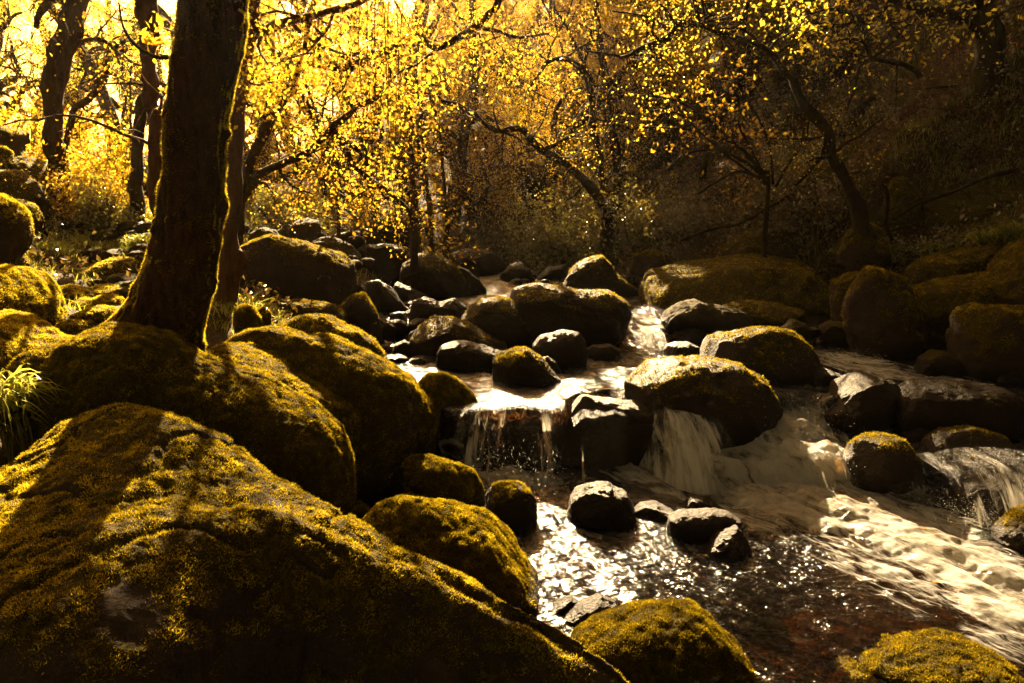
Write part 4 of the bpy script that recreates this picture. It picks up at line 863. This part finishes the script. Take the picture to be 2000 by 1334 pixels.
for (px_, Y_, h) in [(560, 15, 6), (640, 18, 7), (720, 15.5, 6), (790, 19, 7), (860, 15, 5.5), (930, 17, 6.5), (1010, 16, 6), (1090, 18, 6.5), (1180, 16, 5.5), (1260, 17, 6), (600, 25, 8), (700, 27, 8), (810, 26, 8), (900, 24, 8), (980, 27, 8), (1070, 25, 8), (1170, 24, 8), (1280, 26, 8), (1340, 19, 6), (1390, 15, 5), (650, 36, 10), (780, 38, 10), (920, 36, 10), (1050, 37, 10), (1200, 35, 10), (1330, 34, 9), (540, 33, 9)]:
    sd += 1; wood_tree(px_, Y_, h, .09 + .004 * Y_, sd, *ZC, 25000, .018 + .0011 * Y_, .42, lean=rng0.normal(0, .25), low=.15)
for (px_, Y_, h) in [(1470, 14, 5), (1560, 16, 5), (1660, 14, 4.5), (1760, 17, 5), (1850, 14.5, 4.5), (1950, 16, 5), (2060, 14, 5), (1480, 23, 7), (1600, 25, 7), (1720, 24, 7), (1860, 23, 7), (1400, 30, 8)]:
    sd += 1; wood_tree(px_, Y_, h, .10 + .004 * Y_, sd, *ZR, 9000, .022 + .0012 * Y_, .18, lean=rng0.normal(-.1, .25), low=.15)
# trees of the far bank ridge that keep the sun off the right hillside (their crowns stand above the picture)
for k, (x, y, h) in enumerate([(3.0, 27, 11), (4.6, 22, 10), (5.4, 27, 11), (7, 22, 10), (4.0, 32, 12), (6.2, 32, 12), (8.5, 25, 10), (4.4, 16, 9), (9, 18, 9), (11, 22, 10)]):
    sd += 1; wood_tree(1000 + x / y * F, y, h, .2, sd, 'tall shading tree on the right ridge with its crown above the photo', 'tall trees on the right ridge', 26000, .13, .35, low=.35, spread=1.25, cap=40)
# unseen oaks added round and behind the viewer to cut the sky fill
for k, (x, y, h, r) in enumerate([(-3.5, -2.5, 9, 3.6), (3.5, -3, 9, 3.8), (0, -7, 9, 4.2), (7.5, 1, 9, 3.6), (-7.5, 1, 9, 3.4), (9.5, 6, 10, 3.4), (-7, -6, 9, 4), (8, -6, 9, 4), (0, 1.5, 10.5, 3.0), (-9.5, 5, 9, 2.6)]):
    rg_ = np.random.default_rng(900 + k); g = float(terr(x, y)); wd = Wood()
    b = np.array([x, y if k != 8 else -2.2, g - .2]); wd.tube(smooth_path([b, b + [.1, .1, h * .45], [x, y, g + h * .95]], 20), np.linspace(.26, .07, 20), rough=.3, seg=12)
    n = 12000; d = rg_.normal(0, 1, (n, 3)); d /= np.linalg.norm(d, axis=1, keepdims=True)
    c = np.array([x, y, g + h * .72]) + d * (rg_.random((n, 1)) ** .4) * np.array([r, r, r * .62])
    low_ = 3.6 + .10 * np.clip(c[:, 1], -5, 20); c = c[(c[:, 2] > np.where(np.hypot(c[:, 0], c[:, 1]) < 4, 4.6, 2.4) if y > -4 else c[:, 2] > .8)]
    c = c[(c[:, 2] > 2.6 + .29 * c[:, 1])]
    root = empty('woodland_tree', b, label='unseen oak added beside or behind the viewer to cut sky light', cat='tree', group='added oaks round the viewer')
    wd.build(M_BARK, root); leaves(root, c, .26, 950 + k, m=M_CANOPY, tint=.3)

for k in range(24):
    sd += 1; wood_tree(500 + 38 * k + rng0.normal(0, 14), 12.5 + 7 * rng0.random(), 4.5, .035 + .02 * rng0.random(), sd, 'thin distant sapling crowding the golden wood beyond the stream', 'thin distant saplings beyond the stream', 1300, .04, .45, lean=rng0.normal(0, .3), low=.3, bark=M_BARK, name='sapling', spread=.7)
# slim trees added up the valley to shade right hand boulders and midstream
for k, (x, y, h, zc, r, n) in enumerate([(1.0, 23.6, 11.5, 9.4, 1.3, 9000), (2.3, 23.2, 12, 9.8, 1.3, 7000), (-3.1, 28.5, 13.5, 10.8, 1.4, 2200), (.6, 29, 14, 11.5, 1.4, 4000)]):
    rg_ = np.random.default_rng(980 + k); g = float(terr(x, y)); wd = Wood(); b = np.array([x, y, g - .2]); top_ = max(zc + .8, g + 4)
    wd.tube(smooth_path([b, [x + .15, y, g + (top_ - g) * .5], [x, y, top_]], 20), np.linspace(.11, .03, 20), rough=.3, seg=8)
    d = rg_.normal(0, 1, (n, 3)); d /= np.linalg.norm(d, axis=1, keepdims=True); c = np.array([x, y, zc]) + d * (rg_.random((n, 1)) ** .45) * np.array([r, r, r * 1.1])
    root = empty('woodland_tree', b, label='tall slim tree added for shade, its crown out of view', cat='tree', group='slim trees added for shade')
    wd.build(M_BARKF, root); leaves(root, c, .10, 985 + k, tint=.5, reject=False)
# --- shrubs
def bush(label, px_, py_, Y_, w, h, nl, leaf, seed, m, tint, group=None, name='shrub', flat=1.):
    rng = np.random.default_rng(seed); b = P(px_, py_, Y_); b[2] = min(b[2], float(terr(b[0], b[1])) + .05) if py_ > 0 else b[2]
    wd = Wood(); tips = []
    for k in range(9):
        a = rng.random() * 6.28; d = np.array([math.cos(a) * w, math.sin(a) * w * .7, h * (.6 + .6 * rng.random())]); L = np.linalg.norm(d)
        grow(wd, b + rng.normal(0, .04, 3), d, L * .8, .008 + .004 * L, 2, rng, tips, .3, .03, 4)
    root = empty(name, b, label=label, cat='shrub', group=group); wd.build(M_BARKF, root, 'stem')
    t = np.concatenate(tips); mm = max(1, int(nl / len(t)))
    c = np.repeat(t, mm, 0) + rng.normal(0, .07 * h + .02, (len(t) * mm, 3))
    leaves(root, c, leaf, seed, m=m, tint=tint, name='foliage', reject=False)
BG = 'bushes on the banks'
for i, (lab, px_, py_, Y_, w, h, nl, lf, m, ti) in enumerate([
    ('dense leafy bush overhanging the far water right of the triangular boulder', 1130, 520, 12.0, .8, 1.0, 6000, .05, M_LEAFD, .55),
    ('loose pale leaved bush at the head of the stream', 1040, 500, 12.6, .5, .9, 3000, .05, M_LEAFD, .8),
    ('wide dark bush above the broad mossy platform', 1260, 515, 11.0, .9, 1.0, 6500, .045, M_LEAFD, .5),
    ('dark bush behind the right end of the mossy platform', 1400, 500, 10.5, .8, .9, 5000, .045, M_LEAFD, .4),
    ('small bush with shining leaves at the foot of the two straight trees', 1170, 420, 13.5, .8, .8, 4000, .05, M_LEAFD, .7),
    ('brown bush in the shade left of the snaking tree', 1530, 440, 10, .8, .8, 4200, .045, M_LEAFD, .3),
    ('bush with glinting leaves halfway up the dark hillside', 1560, 300, 13, .9, .9, 4200, .05, M_LEAFD, .4),
    ('leafy bush hanging on the steep bank by the fallen log', 1790, 260, 12, .9, .9, 4200, .05, M_LEAFD, .4),
    ('glossy dark bush at the right edge high on the hillside', 1985, 230, 9.5, .5, .6, 3000, .045, M_LEAFD, .4),
    ('bright golden bush on the upper left bank between the two trunks', 200, 350, 9.5, .7, .8, 5000, .045, M_LEAF, .6),
    ('golden bush left of the reddish trunk', 235, 400, 8.2, .5, .5, 3600, .038, M_LEAFD, .8),
    ('low golden bush beside the far left trunk', 150, 385, 8.6, .6, .5, 3800, .040, M_LEAF, .5),
    ('bright bush on the upper left bank by the left edge', 30, 260, 12, .9, 1.2, 4500, .06, M_LEAF, .6),
    ('small bush at the woodland edge behind the great slab', 560, 440, 11.5, .7, .6, 3200, .045, M_LEAFD, .6),
    ('twiggy bush at the woodland edge under the leaning tree', 700, 425, 12.5, .8, .6, 3200, .045, M_LEAFD, .5),
    ('dark bush in the hollow beneath the elbowed tree', 960, 470, 13.5, .9, .7, 4200, .05, M_LEAFD, .35),
    ('dark bush in the hollow beside the slender tree', 890, 460, 14, .8, .8, 4200, .05, M_LEAFD, .3)]):
    bush(lab, px_, py_, Y_, w, h, nl, lf, 500 + i, m, ti, BG)

# --- ground cover
def scatter(name, n, region, length, seed, m, tint, blade=True, width=.10, lean=.35, dens=None):
    rng = np.random.default_rng(seed); x = []; y = []
    for (x0, x1, y0, y1, k) in region:
        x.append(rng.uniform(x0, x1, int(n * k))); y.append(rng.uniform(y0, y1, int(n * k)))
    x = np.concatenate(x); y = np.concatenate(y)
    off = np.maximum(xl(y) - x, x - xr(y)); cl = fbm(np.stack([x * 1.5, y * 1.5, 0 * x], 1), 3, seed)
    k = (off > .15) & (cl + .35 * rng.normal(0, 1, len(x)) > (0 if dens is None else dens)); x, y, cl = x[k], y[k], cl[k]
    z = terr(x, y); n = len(x); p = np.stack([x, y, z - .01], 1)
    if blade:
        d = rng.normal(0, lean, (n, 3)); d[:, 2] = 1; d /= np.linalg.norm(d, axis=1, keepdims=True)
        s = np.cross(d, rng.normal(0, 1, (n, 3))); s /= np.linalg.norm(s, axis=1, keepdims=True)
        l = (length * (.4 + .9 * rng.random(n)))[:, None]; bend = rng.normal(0, .35, (n, 3)) * l; bend[:, 2] = -np.abs(bend[:, 2])
        w_ = l * width * .5
        V = np.stack([p - s * w_, p + s * w_, p + d * l * .6 + s * w_ * .7, p + d * l * .6 - s * w_ * .7, p + d * l + bend], 1).reshape(-1, 3)
        i = np.arange(n)[:, None] * 5; T = np.concatenate([i + np.array([[0, 1, 2]]), i + np.array([[0, 2, 3]]), i + np.array([[3, 2, 4]])])
        ti = np.repeat(np.clip(tint + .2 * rng.normal(0, 1, n) + .3 * cl, 0, 1), 5)
        return mesh(name, V, T, m, attrs={'tint': ti}, smooth=False, kind='stuff')
    p[:, 2] += .02 + rng.random(n) ** 2 * length * 3
    o = leaves(None, p, length, seed, m=m, tint=tint, name=name, droop=.1, reject=False, kind='stuff')
    return o
scatter('grass', 90000, [(-9, -1.5, 5.5, 13, 1)], .11, 700, M_GRASS, .85, dens=.05, width=.06)  # left bank grass tinted brighter to imitate its sunlit glow
scatter('bank_grass', 60000, [(3, 8, 6, 12, 1)], .13, 703, M_GRASS, .35, dens=.12, width=.06)
scatter('undergrowth', 150000, [(-14, -1, 6, 22, .5), (0, 12, 7, 24, .5)], .06, 701, M_LEAFD, .35, blade=False, dens=-.05)
scatter('leaf_litter', 60000, [(-10, -1, 5, 18, .15), (1, 9, 6, 16, .85)], .04, 702, M_LITTER, .5, blade=False, dens=-.3)
def tuft_grass(label, px_, py_, Y_, n, L, spread, seed, tint, droop=.4, w=.05):
    rng = np.random.default_rng(seed); b = P(px_, py_, Y_)
    a = rng.random(n) * 6.28; d = np.stack([np.cos(a) * spread, np.sin(a) * spread, np.ones(n)], 1) * (1 + rng.normal(0, .25, (n, 3))); d /= np.linalg.norm(d, axis=1, keepdims=True)
    l = L * (.5 + .7 * rng.random(n)); s = np.cross(d, [0, 0, 1.]) + rng.normal(0, .3, (n, 3)); s /= np.linalg.norm(s, axis=1, keepdims=True)
    t = np.linspace(0, 1, 7); p0 = b + rng.normal(0, .05, (n, 3)) * np.array([1, 1, .3])
    cen = p0[:, None] + d[:, None] * (l[:, None] * t)[..., None]; cen[..., 2] -= (droop * l[:, None] * t ** 2.4) * (1.2)
    ww = (.0035 + L * .008) * (1 - t ** 2)[None, :, None]
    V = np.stack([cen - s[:, None] * ww, cen + s[:, None] * ww], 2).reshape(-1, 3)
    i = np.arange(n)[:, None] * 14 + np.arange(6)[None, :] * 2
    T = np.stack([i, i + 1, i + 3, i + 2], -1).reshape(-1, 4)
    o = mesh('grass_tuft', V - b, T, M_GRASS, attrs={'tint': np.repeat(np.clip(tint + rng.normal(0, .2, n), 0, 1), 14)}, smooth=False, label=label, cat='grass', group='grass tufts')
    o.location = b
tuft_grass('sunlit grass tuft with drooping blades at the left edge beside the trunk boulder', 0, 790, 3.35, 520, .36, .8, 1, .95, .6)
tuft_grass('dry hanging blades below the sunlit tuft at the left edge', 10, 830, 3.3, 160, .30, .5, 2, .1, 1.4)
for k, (lab, a, b_, Y_, n, L, ti) in enumerate([('bright grass tuft right of the left edge boulders', 110, 500, 7.4, 500, .30, .9), ('bright grass tuft in the middle of the sunlit left bank', 160, 480, 7.9, 600, .30, .9), ('bright grass tuft near the great trunk on the left bank', 215, 480, 8.0, 500, .28, .85),
        ('small grass tuft touching the left side of the great trunk', 275, 480, 7.6, 300, .24, .8), ('tall shaded grass tuft at the right edge of the hillside', 1985, 470, 7.4, 420, .38, .5), ('shaded grass tuft hanging over the long mossy ledge', 1930, 480, 7.6, 420, .34, .5), ('small grass tuft above the upright egg shaped boulder', 1830, 500, 7.9, 260, .28, .55),
        ('grass tuft growing in the dark on the right bank slope', 1880, 420, 8.6, 320, .34, .45)]):
    tuft_grass(lab, a, b_, Y_, n, L, .6, 30 + k, ti, .5)
tree_px('curved pale root arching out of the right bank above the platform', ['1592,440,10 1594,470,9 1605,495,9 1625,512,8 1650,522,6', '1608,500,5 1600,520,4 1592,540,4'], 7.9, name='tree_root', cat='root', grounded=False, sprout=())

for i, (lab, s_, Y_) in enumerate([('dead branch lying down the right slope above the long mossy ledge', '1990,330,9 1930,345,8 1860,375,7 1800,395,6 1740,430,4', 8.6), ('thin dead branch leaning across the dark upper right slope', '2000,120,6 1940,150,6 1880,165,5 1820,172,4 1790,175,3', 9.8),
    ('forked dead branch on the slope under the glossy bush', '1990,280,8 1950,272,7 1900,262,6 1850,270,4', 9.4), ('broken branch slanting through the dark leaves beside the fallen log', '1610,420,7 1560,380,7 1510,400,6 1460,430,5 1420,445,3', 9.2),
    ('pale bare branch lit from behind left of the broad mossy platform', '1520,455,7 1450,440,6 1390,448,5 1330,470,4', 9.9), ('twisted root hanging down the bank right of the snaking trunk', '1725,350,9 1735,390,9 1730,430,8 1742,470,6', 8.4)]):
    tree_px(lab, [s_], Y_, name='fallen_branch', cat='branch', group='dead branches on the right bank', grounded=False, sprout=((0, 6, .45, .1),), per=0)
for i, (lab, px_, py_, Y_, w, h, nl, lf, ti) in enumerate([
    ('fern like clump low on the right slope behind the egg shaped boulder', 1735, 500, 8.4, .5, .35, 2600, .03, .6), ('leafy clump on the right slope at the top of the long mossy ledge', 1850, 480, 8.0, .5, .3, 2400, .03, .5),
    ('dark ivy like clump in the upper right under the broad trunk', 1900, 300, 9.4, .7, .5, 3200, .035, .3), ('bramble clump in the middle of the dark slope', 1700, 300, 11, .8, .6, 3400, .04, .4),
    ('bramble clump under the snaking trunk', 1600, 430, 9.2, .6, .45, 3200, .035, .35), ('dim leafy clump near the top edge of the dark slope', 1650, 140, 13, .9, .8, 3600, .045, .4),
    ('sparkling leafy clump between the spreading bush and the snaking trunk', 1545, 370, 10.2, .6, .5, 3200, .035, .7), ('low bramble at the water head in front of the elbowed tree', 1090, 470, 12.4, .7, .5, 3200, .04, .5)]):
    bush(lab, px_, py_, Y_, w, h, nl, lf, 560 + i, M_LEAFD, ti, 'clumps of undergrowth')
# ------------------------------------------------------------------ light, sky, camera
sc = bpy.context.scene
w = bpy.data.worlds.new('World'); sc.world = w; w.use_nodes = True; nt = w.node_tree
for n in list(nt.nodes): nt.nodes.remove(n)
sky = nt.nodes.new('ShaderNodeTexSky'); sky.sky_type = 'NISHITA'; sky.sun_disc = False
sky.sun_elevation = SUN_EL; sky.sun_rotation = SUN_AZ; sky.dust_density = 4.; sky.air_density = 1.
mxn = nt.nodes.new('ShaderNodeMix'); mxn.data_type = 'RGBA'; mxn.blend_type = 'MULTIPLY'; mxn.inputs[0].default_value = 1
mxn.inputs[7].default_value = (.74, .42, .15, 1)
bg = nt.nodes.new('ShaderNodeBackground'); bg.inputs[1].default_value = SKY_STRENGTH
wo = nt.nodes.new('ShaderNodeOutputWorld')
nt.links.new(sky.outputs[0], mxn.inputs[6]); nt.links.new(mxn.outputs[2], bg.inputs[0]); nt.links.new(bg.outputs[0], wo.inputs[0])
ld = bpy.data.lights.new('sun', 'SUN'); ld.energy = SUN_STRENGTH; ld.angle = math.radians(.5); ld.color = SUN_COLOR
lo = bpy.data.objects.new('sun', ld); C.objects.link(lo)
lo.rotation_euler = Vector(SUN).to_track_quat('Z', 'Y').to_euler(); lo.location = tuple(SUN * 60)
cd = bpy.data.cameras.new('camera'); cd.sensor_width = 36; cd.lens = F * 36 / 2000; cd.clip_end = 500; cd.clip_start = .05
co = bpy.data.objects.new('camera', cd); C.objects.link(co); co.location = (0, 0, CH)
co.rotation_euler = (math.pi / 2 - PITCH, 0, 0); sc.camera = co
if HAZE > 0:
    m = bpy.data.materials.new('haze'); m.use_nodes = True; t = m.node_tree
    for n in list(t.nodes): t.nodes.remove(n)
    o = t.nodes.new('ShaderNodeOutputMaterial'); v = t.nodes.new('ShaderNodeVolumePrincipled')
    v.inputs['Color'].default_value = (.95, .9, .8, 1); v.inputs['Density'].default_value = HAZE; v.inputs['Anisotropy'].default_value = .88
    t.links.new(v.outputs[0], o.inputs['Volume'])
    x0, x1, y0, y1, z0, z1 = -50, 50, -6, 85, -2.5, 34
    V = [(x, y, z) for z in (z0, z1) for y in (y0, y1) for x in (x0, x1)]
    mesh('haze', V, np.array([[0, 2, 3, 1], [4, 5, 7, 6], [0, 1, 5, 4], [2, 6, 7, 3], [0, 4, 6, 2], [1, 3, 7, 5]]), m, smooth=False, kind='stuff')
sc.render.engine = 'CYCLES'
cy = sc.cycles
cy.max_bounces = 7; cy.diffuse_bounces = 2; cy.glossy_bounces = 2; cy.transmission_bounces = 4; cy.transparent_max_bounces = 12; cy.volume_bounces = 0
cy.sample_clamp_indirect = 3; cy.sample_clamp_direct = 0; cy.use_denoising = True; cy.caustics_reflective = False; cy.caustics_refractive = False
cy.blur_glossy = 0; cy.use_adaptive_sampling = True
vs = sc.view_settings; vs.view_transform = 'Standard'; vs.look = 'None'; vs.gamma = 1; vs.exposure = EXPOSURE
